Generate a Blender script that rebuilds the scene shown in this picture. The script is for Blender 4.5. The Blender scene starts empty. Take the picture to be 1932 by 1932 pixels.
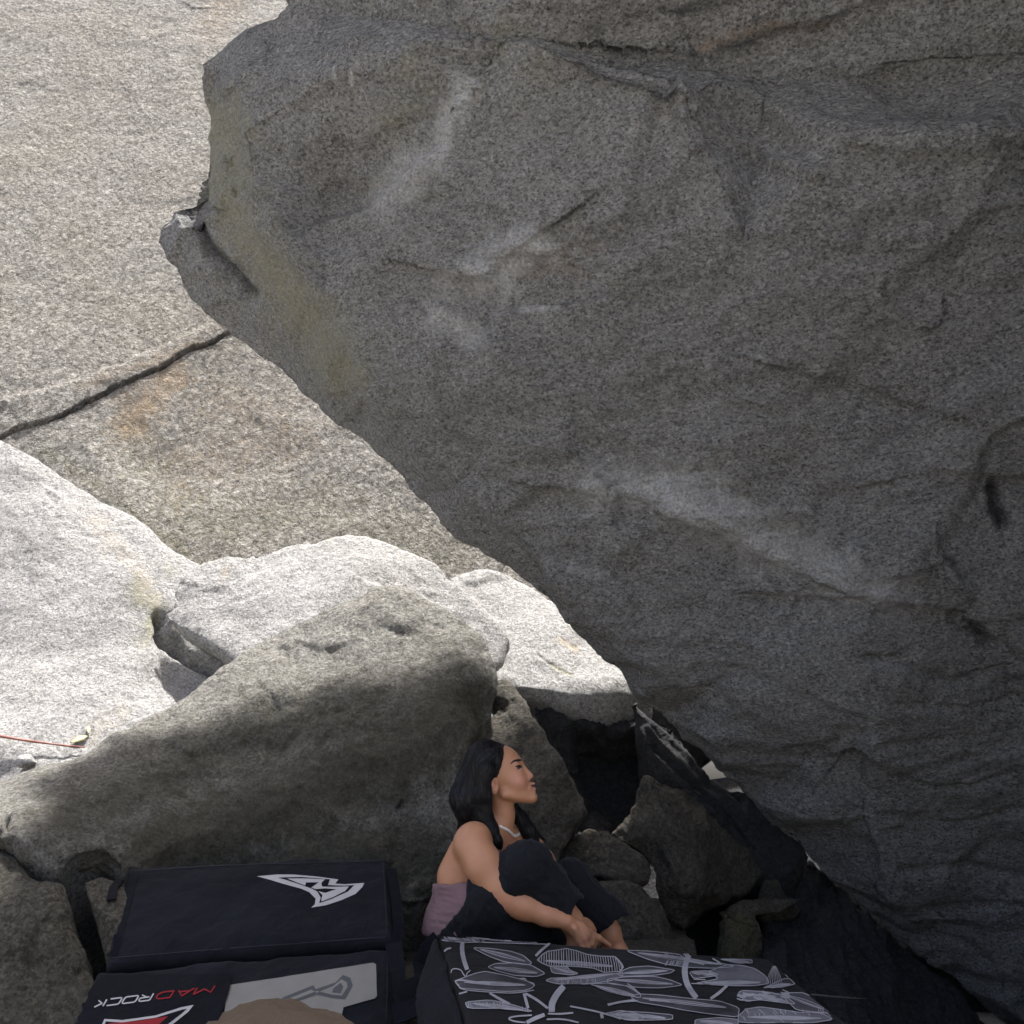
import bpy, bmesh, math, random, time
DEBUG = False
import numpy as np
from mathutils import Vector, Matrix
from mathutils.geometry import delaunay_2d_cdt
from mathutils.bvhtree import BVHTree

# ------------------------------------------------------------------ camera, sky, sun, exposure
scene = bpy.context.scene
PITCH = math.radians(17.9)
CAM = np.array([0.0, 0.0, 0.60])
VIEW = 1932.0
FOC = 0.866025 * VIEW                      # 60 degree field of view
cam_data = bpy.data.cameras.new("camera")
cam_data.sensor_width = 36.0
cam_data.sensor_fit = 'HORIZONTAL'
cam_data.lens = 36.0 * 0.866025
cam_data.clip_start = 0.05
cam_data.clip_end = 3000.0
cam = bpy.data.objects.new("camera", cam_data)
cam.location = CAM
cam.rotation_euler = (math.radians(90) + PITCH, 0, 0)
scene.collection.objects.link(cam)
scene.camera = cam

TO_SUN = Vector((0.09, 0.012, 0.99)).normalized()
world = bpy.data.worlds.new("World")
scene.world = world
world.use_nodes = True
wn = world.node_tree.nodes
sky = wn.new("ShaderNodeTexSky")
sky.sky_type = 'NISHITA'
sky.sun_disc = False
sky.sun_elevation = math.asin(TO_SUN.z)
sky.sun_rotation = math.atan2(TO_SUN.x, TO_SUN.y)
sky.air_density = 0.7
sky.dust_density = 6.0
sky.ozone_density = 1.0
world.node_tree.links.new(sky.outputs[0], wn["Background"].inputs[0])
wn["Background"].inputs[1].default_value = 0.125
sun_data = bpy.data.lights.new("sun", 'SUN')
sun_data.energy = 4.6
sun_data.angle = math.radians(3.0)
sun_data.color = (1.0, 0.975, 0.94)
sun = bpy.data.objects.new("sun", sun_data)
sun.rotation_euler = TO_SUN.to_track_quat('Z', 'Y').to_euler()
scene.collection.objects.link(sun)
scene.view_settings.view_transform = 'Standard'
scene.view_settings.look = 'None'
scene.view_settings.gamma = 1.0
scene.view_settings.use_curve_mapping = False
scene.view_settings.exposure = 1.55
scene.cycles.use_denoising = True
scene.cycles.max_bounces = 8
scene.cycles.diffuse_bounces = 6
scene.render.film_transparent = False

# ------------------------------------------------------------------ helpers: places
FWD = np.array([0, math.cos(PITCH), math.sin(PITCH)])
UPV = np.array([0, -math.sin(PITCH), math.cos(PITCH)])
RGT = np.array([1.0, 0, 0])
def ray(px, py):
    return FWD + (px - VIEW/2)/FOC*RGT + (VIEW/2 - py)/FOC*UPV
def P(px, py, d):
    return CAM + d*ray(px, py)
def PZ(px, py, z):
    r = ray(px, py); return CAM + r*((z-CAM[2])/r[2])
def plane_depth(px, py, p0, n):
    r = ray(px, py); return float(np.dot(p0-CAM, n)/np.dot(r, n))
def project(V):
    Q = V - CAM
    d = Q@FWD
    d = np.where(d < 0.05, 0.05, d)
    return VIEW/2 + FOC*(Q@RGT)/d, VIEW/2 - FOC*(Q@UPV)/d

# ------------------------------------------------------------------ helpers: noise
_rs = np.random.RandomState(7)
_G = _rs.normal(size=(1024, 3)); _G /= np.linalg.norm(_G, axis=1)[:, None]
def perlin(X):
    X = np.asarray(X, dtype=np.float64)
    I = np.floor(X).astype(np.int64); Fr = X - I
    U = Fr*Fr*Fr*(Fr*(Fr*6-15)+10)
    out = np.zeros(len(X))
    for dx in (0, 1):
        for dy in (0, 1):
            for dz in (0, 1):
                h = ((I[:, 0]+dx)*73856093) ^ ((I[:, 1]+dy)*19349663) ^ ((I[:, 2]+dz)*83492791)
                h = (h ^ (h >> 13)) & 1023
                g = _G[h]
                d = (g*(Fr - np.array([dx, dy, dz]))).sum(1)
                w = (U[:, 0] if dx else 1-U[:, 0])*(U[:, 1] if dy else 1-U[:, 1])*(U[:, 2] if dz else 1-U[:, 2])
                out += w*d
    return out*1.5
def fbm(X, octv=4, gain=0.5, ridged=False, seed=0.0):
    X = np.asarray(X) + seed*17.31
    a, s, out = 1.0, 1.0, np.zeros(len(X))
    for o in range(octv):
        n = perlin(X*s + o*31.7)
        if ridged: n = 0.5 - np.abs(n)*2
        out += a*n; a *= gain; s *= 2.03
    return out

def facets(V, cell, slope, seed=0, soft=0.10):
    """broken planes: each cell of a jittered lattice tilts its own way"""
    X = V/cell + 0.35*np.stack([perlin(V/cell*1.6+seed), perlin(V/cell*1.6+4.4+seed), perlin(V/cell*1.6+8.3+seed)], 1)
    I = np.floor(X).astype(np.int64)
    b1 = np.full(len(X), 9.0); b2 = np.full(len(X), 9.0); v1 = np.zeros(len(X)); v2 = np.zeros(len(X))
    for dx in (-1, 0, 1):
        for dy in (-1, 0, 1):
            for dz in (-1, 0, 1):
                C = I+np.array([dx, dy, dz])
                h = (C[:, 0]*73856093) ^ (C[:, 1]*19349663) ^ (C[:, 2]*83492791) ^ (seed*2654435)
                h = (h ^ (h >> 11)) & 1023
                S = C+0.5+0.42*_G[h]
                Q = X-S
                d = np.linalg.norm(Q, axis=1)
                val = (Q*_G[(h*7+13) & 1023]).sum(1)*slope*cell + 0.35*slope*cell*_G[(h*3+5) & 1023, 0]
                n1 = d < b1
                n2 = (~n1) & (d < b2)
                b2 = np.where(n1, b1, np.where(n2, d, b2)); v2 = np.where(n1, v1, np.where(n2, val, v2))
                b1 = np.where(n1, d, b1); v1 = np.where(n1, val, v1)
    t = np.clip((b2-b1)/soft, 0, 1); t = 0.5+0.5*t*t*(3-2*t)
    return v1*t+v2*(1-t)

# ------------------------------------------------------------------ helpers: meshes
COL = scene.collection
def tag(o, label=None, cat=None, group=None, kind=None):
    if label: o["label"] = label
    if cat: o["category"] = cat
    if group: o["group"] = group
    if kind: o["kind"] = kind
    return o
def mesh_obj(name, V, F, mat=None, parent=None, smooth=True, paint=None):
    V = np.asarray(V, dtype=np.float32)
    me = bpy.data.meshes.new(name)
    if isinstance(F, np.ndarray) and F.ndim == 2:
        k = F.shape[1]
        me.vertices.add(len(V)); me.vertices.foreach_set("co", V.ravel())
        me.loops.add(len(F)*k); me.loops.foreach_set("vertex_index", F.astype(np.int32).ravel())
        me.polygons.add(len(F))
        me.polygons.foreach_set("loop_start", np.arange(0, len(F)*k, k, dtype=np.int32))
        me.update(calc_edges=True)
    else:
        me.from_pydata([tuple(map(float, v)) for v in V], [], [tuple(map(int, f)) for f in F])
    me.polygons.foreach_set("use_smooth", np.full(len(me.polygons), smooth, dtype=bool))
    if paint is not None:
        a = me.attributes.new("paint", 'FLOAT_COLOR', 'POINT')
        a.data.foreach_set("color", np.clip(paint, 0, 1).astype(np.float32).ravel())
    me.validate(); me.update()
    o = bpy.data.objects.new(name, me)
    if mat is not None: me.materials.append(mat)
    COL.objects.link(o)
    if parent is not None:
        o.parent = parent
        o.matrix_parent_inverse = parent.matrix_basis.inverted()
    return o
def empty(name, loc=(0, 0, 0)):
    o = bpy.data.objects.new(name, None)
    o.location = tuple(map(float, loc)); o.empty_display_size = 0.1
    COL.objects.link(o); return o
def normals(V, F):
    n = np.cross(V[F[:, 1]]-V[F[:, 0]], V[F[:, 2]]-V[F[:, 0]])
    N = np.zeros_like(V)
    for k in range(3):
        for c in range(3):
            N[:, c] += np.bincount(F[:, k], n[:, c], len(V))
    return N/np.maximum(np.linalg.norm(N, axis=1), 1e-12)[:, None]
def edges_of(F, n):
    a = np.concatenate([F[:, 0], F[:, 1], F[:, 2]]); b = np.concatenate([F[:, 1], F[:, 2], F[:, 0]])
    lo, hi = np.minimum(a, b), np.maximum(a, b)
    key, inv = np.unique(lo*np.int64(n)+hi, return_inverse=True)
    return np.stack([key//n, key % n], 1), inv.reshape(3, len(F)).T
def refine(V, F, W, size, maxit=14):
    for _ in range(maxit):
        n = len(V)
        E, T = edges_of(F, n)
        A, B = V[E[:, 0]], V[E[:, 1]]
        ln = np.linalg.norm(A-B, axis=1)
        mark = ln > size((A+B)/2, (W[E[:, 0]]+W[E[:, 1]])/2)
        if not mark.any(): break
        tl = ln[T]; lg = T[np.arange(len(T)), tl.argmax(1)]
        for _k in range(4):
            anym = mark[T].any(1); before = mark.sum()
            mark[lg[anym]] = True
            if mark.sum() == before: break
        idx = np.full(len(E), -1, dtype=np.int64); idx[mark] = n+np.arange(mark.sum())
        V = np.vstack([V, ((A+B)/2)[mark]]); W = np.concatenate([W, ((W[E[:, 0]]+W[E[:, 1]])/2)[mark]])
        M = idx[T]; m = M >= 0; c = m.sum(1)
        out = [F[c == 0]]
        for r in range(3):
            s = (c == 1) & m[:, r]
            a, b, d = F[s, r], F[s, (r+1) % 3], F[s, (r+2) % 3]; e = M[s, r]
            out += [np.stack([a, e, d], 1), np.stack([e, b, d], 1)]
            s = (c == 2) & ~m[:, (r+2) % 3]
            a, b, d = F[s, r], F[s, (r+1) % 3], F[s, (r+2) % 3]; e, g = M[s, r], M[s, (r+1) % 3]
            out += [np.stack([e, b, g], 1), np.stack([a, e, g], 1), np.stack([a, g, d], 1)]
        s = c == 3
        a, b, d = F[s].T; e, g, h = M[s].T
        out += [np.stack([a, e, h], 1), np.stack([e, b, g], 1), np.stack([h, g, d], 1), np.stack([e, g, h], 1)]
        F = np.vstack(out)
    return V, F, W
def relax(V, F, it, lam=0.5, keep=None):
    if it <= 0: return V
    E, _ = edges_of(F, len(V))
    deg = np.bincount(E.ravel(), minlength=len(V)).astype(float)[:, None]
    for _k in range(it):
        S = np.zeros_like(V)
        for c in range(3):
            S[:, c] = np.bincount(E[:, 0], V[E[:, 1], c], len(V)) + np.bincount(E[:, 1], V[E[:, 0], c], len(V))
        D = (S/np.maximum(deg, 1) - V)*lam
        if keep is not None: D *= keep[:, None]
        V = V + D
    return V
def line_dist(X, Y, poly):
    best = np.full(len(X), 1e9); side = np.zeros(len(X)); along = np.zeros(len(X))
    L = 0.0
    for (ax, ay), (bx, by) in zip(poly[:-1], poly[1:]):
        dx, dy = bx-ax, by-ay; l2 = dx*dx+dy*dy+1e-9
        t = np.clip(((X-ax)*dx+(Y-ay)*dy)/l2, 0, 1)
        qx, qy = X-ax-t*dx, Y-ay-t*dy
        d = np.hypot(qx, qy)
        s = np.sign(dx*qy - dy*qx)          # +1: below/right of a line drawn left to right (picture coordinates)
        u = d < best
        best[u] = d[u]; side[u] = s[u]; along[u] = (L + t*math.sqrt(l2))[u]
        L += math.sqrt(l2)
    return best, side, along, L
def in_poly(X, Y, poly):
    ins = np.zeros(len(X), dtype=bool)
    for (ax, ay), (bx, by) in zip(poly, poly[1:]+poly[:1]):
        c = ((ay > Y) != (by > Y)) & (X < (bx-ax)*(Y-ay)/(by-ay+1e-12)+ax)
        ins ^= c
    return ins

def cdt(outline, inner=(), lines=()):
    pts = list(outline)+list(inner)
    n = len(outline)
    ed = [(i, (i+1) % n) for i in range(n)]
    for ln in lines:
        ids = []
        for q in ln:
            if q in pts: ids.append(pts.index(q))
            else: pts.append(q); ids.append(len(pts)-1)
        ed += list(zip(ids[:-1], ids[1:]))
    r = delaunay_2d_cdt([Vector((p[0], p[1])) for p in pts], ed, [list(range(n))], 1, 1e-4)
    return pts, r[0], r[2], r[3]

def rock(name, pts, inner=(), back=(0, 0.6, 0), shrink=0.75, round_len=0.14, round_it=3, fine=0.03,
         amp=0.03, freq=2.2, octv=6, gain=0.52, stretch=(1, 1, 1), ridge=0.0, feats=(), paints=(), mat=None, label=None,
         cat="rock", group=None, seed=1, coarse=6.0, mid=0.55, parent=None, radial=None, facet=(0.35, 0.035), back_extra=None):
    """pts / inner: (px, py, depth).  A closed solid: traced front faces, sides and a back carried off by `back`."""
    t0 = time.time()
    allp = list(pts)+list(inner)
    n = len(pts)
    o2 = [(p[0], p[1]) for p in pts]
    r = delaunay_2d_cdt([Vector((p[0], p[1])) for p in allp], [(i, (i+1) % n) for i in range(n)], [list(range(n))], 1, 1e-4)
    v2, fs, orig = r[0], r[2], r[3]
    V = [];
    for q, og in zip(v2, orig):
        V.append(P(q.x, q.y, allp[og[0]][2]) if og else P(q.x, q.y, allp[0][2]))
    loc = {}
    for i, og in enumerate(orig):
        for k in og: loc[k] = i
    ring = [loc[i] for i in range(n)]
    V = np.array(V); nv = len(V)
    back = np.array(back, dtype=float)
    cen = V[ring].mean(0)
    B = cen + (V[ring]-cen)*shrink + back
    M = cen + (V[ring]-cen)*(1+(shrink-1)*0.3) + back*mid
    if back_extra:
        ex = np.array([back_extra(p[0], p[1]) for p in pts]); B = B+ex; M = M+ex*0.8
    if radial: B = CAM+(V[ring]-CAM)*radial; M = (V[ring]+B)/2; back = B.mean(0)-cen
    V = np.vstack([V, M, B, (cen+back*1.05)[None]])
    F = [tuple(f) for f in fs]
    for i in range(n):
        j = (i+1) % n
        F += [(ring[i], ring[j], nv+j), (ring[i], nv+j, nv+i)]
        F += [(nv+i, nv+j, nv+n+j), (nv+i, nv+n+j, nv+n+i), (nv+n+i, nv+n+j, nv+2*n)]
    W = np.concatenate([np.ones(nv), np.full(n, 0.35), np.zeros(n+1)])
    bm = bmesh.new()
    bv = [bm.verts.new(v) for v in V]
    for f in F:
        try: bm.faces.new([bv[i] for i in f])
        except ValueError: pass
    bm.faces.ensure_lookup_table(); bm.verts.index_update()
    bmesh.ops.triangulate(bm, faces=bm.faces[:])
    bmesh.ops.recalc_face_normals(bm, faces=bm.faces[:])
    if bm.calc_volume(signed=True) < 0: bmesh.ops.reverse_faces(bm, faces=bm.faces[:])
    F = np.array([[v.index for v in f.verts] for f in bm.faces], dtype=np.int64)
    bm.free()
    V, F, W = refine(V, F, W, lambda m, w: round_len*(1+(1-w)*1.5))
    V = relax(V, F, round_it)
    def size(m, w):
        s = fine*(1+(1-np.clip(w, 0, 1))*coarse)
        px, py = project(m)
        off = (px < -60) | (px > VIEW+60) | (py < -60) | (py > VIEW+60)
        s = np.where(off, s*4, s)
        for ft in feats:
            if ft[0] == 'bump': continue
            pl = np.array(ft[1]); g = ft[2]*2.2
            k = np.nonzero((w > 0.3) & (px > pl[:, 0].min()-g) & (px < pl[:, 0].max()+g) & (py > pl[:, 1].min()-g) & (py < pl[:, 1].max()+g))[0]
            if not len(k): continue
            d = line_dist(px[k], py[k], ft[1])[0]
            k = k[d < g]
            dep = np.maximum((m[k]-CAM)@FWD, 0.5)
            s[k] = np.minimum(s[k], max(ft[2]*0.5, 2.2)*dep/FOC)
        return s
    V, F, W = refine(V, F, W, size)
    N = normals(V, F)
    st = np.array(stretch, dtype=float)
    base = V*freq*st
    wq = 0.25*np.stack([perlin(base*0.9+5.2+seed), perlin(base*0.9+9.1+seed), perlin(base*0.9+1.7+seed)], 1)
    dsp = amp*fbm(base+wq, octv, gain, seed=seed)
    if ridge: dsp += ridge*fbm(base*1.7+wq*2, 4, 0.5, ridged=True, seed=seed+3)
    if facet: dsp += facets(V, facet[0], facet[1], seed)*np.clip(W*1.5, 0.3, 1) + facets(V, facet[0]*0.36, facet[1]*0.4, seed+1, 0.25)*np.clip(W*1.5-.2, 0, 1)
    px, py = project(V)
    jx = px + 5*perlin(V*5+3.3) + 1.6*perlin(V*23+1.3)
    jy = py + 5*perlin(V*5+8.8) + 1.6*perlin(V*23+6.1)
    front = np.clip(W*1.6-0.4, 0, 1)
    for ft in feats:
        kind = ft[0]
        if kind == 'bump':                      # ('bump', (cx, cy), (rx, ry), amp)
            g = np.exp(-((jx-ft[1][0])/ft[2][0])**2-((jy-ft[1][1])/ft[2][1])**2)
            dsp += front*ft[3]*g; continue
        poly, w, a = ft[1], ft[2], ft[3]
        d, s, al, L = line_dist(jx, jy, poly)
        if kind in ('groove', 'ridge'):
            g = np.exp(-(d/w)**2)
            dsp += front*(a if kind == 'ridge' else -a)*g
        else:                                   # step: the + side (below / right of the line) stands proud by a, fading over R
            R = ft[4]
            dsp += front*a*0.5*(1+np.tanh(s*d/w))*np.exp(-(d/R)**1.5)
    V = V + N*dsp[:, None]
    paint = np.zeros((len(V), 4))
    for pt in paints:                            # (channel, polyline, width, strength)
        ch, poly, w, a = pt
        if len(poly) == 1:
            d = np.hypot(jx-poly[0][0], jy-poly[0][1])
        else:
            d = line_dist(jx, jy, poly)[0]
        d = d*(1+0.55*perlin(V*14+ch*3.1))
        paint[:, ch] = np.maximum(paint[:, ch], front*a*np.exp(-(d/w)**2))
    o = mesh_obj(name, V, F, mat, parent, True, paint)
    if DEBUG: print("ROCK", name, len(F), round(time.time()-t0, 2))
    if label: tag(o, label, cat, group, "thing")
    return o

# ------------------------------------------------------------------ helpers: materials
def new_mat(name):
    m = bpy.data.materials.new(name); m.use_nodes = True
    nt = m.node_tree; b = nt.nodes["Principled BSDF"]
    return m, nt, b
def ramp(nt, fac, stops, interp='LINEAR'):
    r = nt.nodes.new("ShaderNodeValToRGB"); r.color_ramp.interpolation = interp
    e = r.color_ramp.elements
    while len(e) < len(stops): e.new(0.5)
    for x, (p, c) in zip(e, stops):
        x.position = p; x.color = (c, c, c, 1) if isinstance(c, (int, float)) else (*c, 1)
    nt.links.new(fac, r.inputs[0]); return r.outputs[0]
def noise_tex(nt, vec, scale, detail=4, rough=0.55, dist=0.0, out=0):
    t = nt.nodes.new("ShaderNodeTexNoise"); t.inputs["Scale"].default_value = scale
    t.inputs["Detail"].default_value = detail; t.inputs["Roughness"].default_value = rough
    t.inputs["Distortion"].default_value = dist
    nt.links.new(vec, t.inputs["Vector"]); return t.outputs[out]
def mapping(nt, vec, scale=(1, 1, 1), rot=(0, 0, 0)):
    mp = nt.nodes.new("ShaderNodeMapping"); mp.inputs["Scale"].default_value = scale
    mp.inputs["Rotation"].default_value = rot
    nt.links.new(vec, mp.inputs["Vector"]); return mp.outputs[0]
def mixc(nt, fac, a, b, mode='MIX'):
    m = nt.nodes.new("ShaderNodeMix"); m.data_type = 'RGBA'; m.blend_type = mode; m.clamp_factor = True
    for s, v in ((0, fac), (6, a), (7, b)):
        if hasattr(v, 'is_linked'): nt.links.new(v, m.inputs[s])
        elif isinstance(v, (int, float)): m.inputs[s].default_value = v if s == 0 else (v, v, v, 1)
        else: m.inputs[s].default_value = (*v, 1)
    return m.outputs[2]
def math_n(nt, op, a, b=None):
    m = nt.nodes.new("ShaderNodeMath"); m.operation = op
    for i, v in enumerate((a, b)):
        if v is None: continue
        if hasattr(v, 'is_linked'): nt.links.new(v, m.inputs[i])
        else: m.inputs[i].default_value = v
    return m.outputs[0]
def bump(nt, h, strength, dist, nrm=None):
    b = nt.nodes.new("ShaderNodeBump"); b.inputs["Strength"].default_value = strength
    b.inputs["Distance"].default_value = dist; nt.links.new(h, b.inputs["Height"])
    if nrm is not None: nt.links.new(nrm, b.inputs["Normal"])
    return b.outputs[0]

def granite(name, pale, mid, dark, fleck=(0.035, 0.035, 0.04), fleck_amt=0.6, grain=95.0, relief=0.9, relief_scale=26.0,
            stretch=(1, 1, 1), rot=(0, 0, 0), tint=(0.30, 0.24, 0.15), tint_amt=0.35, moss_shading=(0.13, 0.135, 0.045), rust=(0.42, 0.25, 0.10),
            chalk=(0.72, 0.73, 0.72), dark_mark=(0.03, 0.032, 0.04), bright_fleck=0.25, crystal=0.45, relief_depth=0.06, relief_detail=10):
    m, nt, b = new_mat(name)
    tc = nt.nodes.new("ShaderNodeTexCoord"); vec = tc.outputs["Object"]
    sv = mapping(nt, vec, stretch, rot)
    big = noise_tex(nt, vec, 1.1, 6, 0.6, 0.4)
    med = noise_tex(nt, sv, 7.0, 8, 0.7, 0.3)
    fin = noise_tex(nt, sv, relief_scale*1.7, 5, 0.72, 0.6)
    c = ramp(nt, med, [(0.30, dark), (0.50, mid), (0.70, pale)])
    c2 = ramp(nt, fin, [(0.40, dark), (0.51, mid), (0.62, pale)])
    c = mixc(nt, 0.6, c, c2)
    c = mixc(nt, math_n(nt, 'MULTIPLY', ramp(nt, big, [(0.42, 0), (0.66, 1)]), tint_amt), c, tint)
    vo = nt.nodes.new("ShaderNodeTexVoronoi"); vo.inputs["Scale"].default_value = grain*0.85; nt.links.new(sv, vo.inputs["Vector"])
    sc_ = nt.nodes.new("ShaderNodeSeparateColor"); nt.links.new(vo.outputs["Color"], sc_.inputs[0])
    c = mixc(nt, crystal, c, ramp(nt, sc_.outputs[0], [(0.0, dark), (0.35, mid), (1.0, pale)]))
    # crystals: dark biotite and pale feldspar grains
    g1 = noise_tex(nt, sv, grain, 2, 0.6)
    g2 = noise_tex(nt, sv, grain*0.62, 3, 0.6)
    c = mixc(nt, math_n(nt, 'MULTIPLY', ramp(nt, g1, [(0.54, 0), (0.64, 1)]), fleck_amt), c, fleck)
    c = mixc(nt, math_n(nt, 'MULTIPLY', ramp(nt, g2, [(0.54, 0), (0.66, 1)]), bright_fleck), c, tuple(min(0.85, x*1.7) for x in pale))
    # growth (also painted shading), rust, dark marks and chalk, each with its own place
    at = nt.nodes.new("ShaderNodeAttribute"); at.attribute_name = "paint"
    sp = nt.nodes.new("ShaderNodeSeparateColor"); nt.links.new(at.outputs["Color"], sp.inputs[0])
    brk = noise_tex(nt, vec, 14.0, 9, 0.78, 0.8)
    def mask(o, k=1.0):
        s = math_n(nt, 'ADD', o, math_n(nt, 'MULTIPLY', math_n(nt, 'SUBTRACT', brk, 0.5), 1.3))
        v = ramp(nt, s, [(0.10, 0), (0.85, 1)])
        v = math_n(nt, 'MULTIPLY', v, ramp(nt, o, [(0.0, 0), (0.12, 1)]))
        return math_n(nt, 'MULTIPLY', v, k)
    c = mixc(nt, mask(sp.outputs[1], 0.75), c, moss_shading)
    c = mixc(nt, mask(sp.outputs[2], 0.75), c, rust)
    c = mixc(nt, mask(at.outputs["Alpha"], 0.9), c, dark_mark)
    cm = math_n(nt, 'MULTIPLY', mask(sp.outputs[0], 1.0), ramp(nt, noise_tex(nt, vec, 75.0, 6, 0.75), [(0.40, 0.2), (0.56, 1.0)]))
    c = mixc(nt, cm, c, chalk)
    nt.links.new(c, b.inputs["Base Color"])
    b.inputs["Roughness"].default_value = 0.85
    b.inputs["Specular IOR Level"].default_value = 0.25
    h1 = noise_tex(nt, sv, relief_scale, relief_detail, 0.74, 0.3)
    n1 = bump(nt, h1, relief, relief_depth)
    n2 = bump(nt, g1, 0.35*relief, 0.012, n1)
    nt.links.new(n2, b.inputs["Normal"])
    return m
# ------------------------------------------------------------------ rock materials
M_BOULDER = granite("grey granite", (0.55, 0.552, 0.545), (0.348, 0.350, 0.348), (0.122, 0.125, 0.133), tint=(0.37, 0.35, 0.27), tint_amt=0.3,
                    stretch=(1.0, 1.0, 1.5), rot=(0, 0.35, 0), relief=1.15, chalk=(0.86, 0.87, 0.88), moss_shading=(0.44, 0.425, 0.28), fleck_amt=0.65, grain=92, crystal=0.42, bright_fleck=0.35, relief_depth=0.08)
M_WALL = granite("grey buff granite", (0.40, 0.385, 0.355), (0.20, 0.188, 0.162), (0.062, 0.056, 0.045), tint=(0.15, 0.128, 0.09), tint_amt=0.6,
                 stretch=(1.1, 1.0, 0.85), relief=1.0, fleck_amt=0.2, grain=55, relief_scale=15, relief_depth=0.11, relief_detail=5, rust=(0.33, 0.22, 0.11), moss_shading=(0.15, 0.14, 0.075))
M_PALE = granite("pale granite", (0.43, 0.425, 0.415), (0.315, 0.31, 0.297), (0.15, 0.147, 0.139), tint=(0.36, 0.335, 0.29), tint_amt=0.25,
                 relief=0.8, fleck_amt=0.55, grain=95, rust=(0.42, 0.34, 0.22), moss_shading=(0.26, 0.25, 0.13))
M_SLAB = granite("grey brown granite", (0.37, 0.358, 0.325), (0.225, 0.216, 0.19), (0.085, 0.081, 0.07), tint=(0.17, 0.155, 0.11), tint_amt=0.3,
                 relief=1.0, fleck_amt=0.6, moss_shading=(0.046, 0.042, 0.021))  # growth colour kept dark so it also deepens the slab's shade
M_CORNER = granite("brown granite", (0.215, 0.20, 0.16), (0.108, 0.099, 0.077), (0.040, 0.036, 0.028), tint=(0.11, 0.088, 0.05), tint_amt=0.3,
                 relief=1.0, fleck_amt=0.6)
M_CAVE = granite("brown shade granite", (0.155, 0.143, 0.117), (0.078, 0.071, 0.056), (0.032, 0.029, 0.024), tint=(0.078, 0.06, 0.036), tint_amt=0.3,
                 relief=1.0, fleck_amt=0.5, bright_fleck=0.12)  # granite colour darkened to add shade to the cave rocks
M_DEEP = granite("dark shade granite", (0.060, 0.061, 0.065), (0.030, 0.031, 0.034), (0.014, 0.0145, 0.0165), tint=(0.04, 0.034, 0.025), tint_amt=0.3,
                 relief=0.9, fleck_amt=0.4, bright_fleck=0.08)  # near-black granite copy, shade put into the colour of the deepest rocks

# ------------------------------------------------------------------ ground
def build_ground():
    m, nt, b = new_mat("gritty earth")
    tc = nt.nodes.new("ShaderNodeTexCoord"); v = tc.outputs["Object"]
    n1 = noise_tex(nt, v, 0.8, 8, 0.65); n2 = noise_tex(nt, v, 30, 6, 0.7)
    c = ramp(nt, n1, [(0.35, (0.24, 0.225, 0.20)), (0.65, (0.36, 0.345, 0.32))])
    c = mixc(nt, 0.5, c, ramp(nt, n2, [(0.35, (0.18, 0.17, 0.155)), (0.65, (0.42, 0.40, 0.375))]))
    nt.links.new(c, b.inputs["Base Color"]); b.inputs["Roughness"].default_value = 0.95
    nt.links.new(bump(nt, n2, 0.8, 0.03), b.inputs["Normal"])
    rings = [0, 0.4, 0.8, 1.2, 1.6, 2, 2.5, 3, 3.5, 4, 4.5, 5, 6, 7, 9, 12, 18, 30, 60, 150, 400, 1500]
    V = []; K = 72
    for r in rings:
        for k in range(K):
            a = 2*math.pi*k/K
            V.append((r*math.cos(a)+0.2, r*math.sin(a)+2.0, -0.50))
    V = np.array(V)
    V[:, 2] += 0.05*fbm(V*1.3, 4)*(np.hypot(V[:, 0], V[:, 1]) < 40)
    F = [(i*K+k, i*K+(k+1) % K, (i+1)*K+(k+1) % K, (i+1)*K+k) for i in range(len(rings)-1) for k in range(K)]
    o = mesh_obj("ground", V, np.array(F), m)
    tag(o, "bare gritty earth between the boulders", kind="structure")
build_ground()

# ------------------------------------------------------------------ the overhanging boulder
E1 = P(298, 455, 4.0); E2 = P(1180, 1290, 4.2); T = P(1932, 0, 3.0)
BN = np.cross(E2-E1, T-E1)
def bd(px, py, off=0.0): return (px, py, plane_depth(px, py, E1, BN)+off)
sil = [(554, 10, 0.17), (514, 35, 0.20), (469, 75, 0.26), (424, 98, 0.31), (388, 125, 0.37), (393, 170, 0.51), (401, 215, 0.58), (402, 260, 0.61), (390, 310, 0.61),
       (376, 355, 0.58), (366, 398, 0.51), (330, 402, .47), (304, 427, .45), (297, 458, .44), (315, 487, 0.37), (334, 507, 0.42), (346, 542, 0.48), (400, 592, 0.51), (440, 630, 0.51),
       (490, 665, 0.51), (560, 730, 0.50), (640, 800, 0.47), (700, 842, 0.45), (742, 890, 0.42), (800, 945, 0.37), (850, 990, 0.32), (900, 1022, 0.29),
       (960, 1072, 0.26), (1012, 1112, 0.22), (1060, 1160, 0.20), (1100, 1203, 0.20), (1140, 1240, 0.20), (1172, 1272, 0.20), (1188, 1303, 0.20),
       (1250, 1358, 0.20), (1310, 1405, 0.20), (1349, 1441, 0.20), (1368, 1464, 0.20), (1410, 1510, 0.20), (1455, 1560, 0.20), (1500, 1600, 0.20),
       (1560, 1650, 0.20), (1640, 1720, 0.20), (1720, 1790, 0.20), (1800, 1860, 0.20), (1880, 1925, 0.20), (2000, 2030, 0.20), (2150, 2200, 0.20), (2200, 2500, 0.20)]
shade_roof = [(2500, 2500, -1.6), (2800, 900, -1.4), (2800, -300, -.9), (2700, -1500, -.3), (2300, -3800, .1), (1000, -4400, .1), (-200, -3800, .2), (-300, -1600, .4), (-150, -450, .5), (100, -150, .45), (420, -90, .25)]  # unseen boulder overhang, shaped to shade pads, knee and lower right
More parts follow.
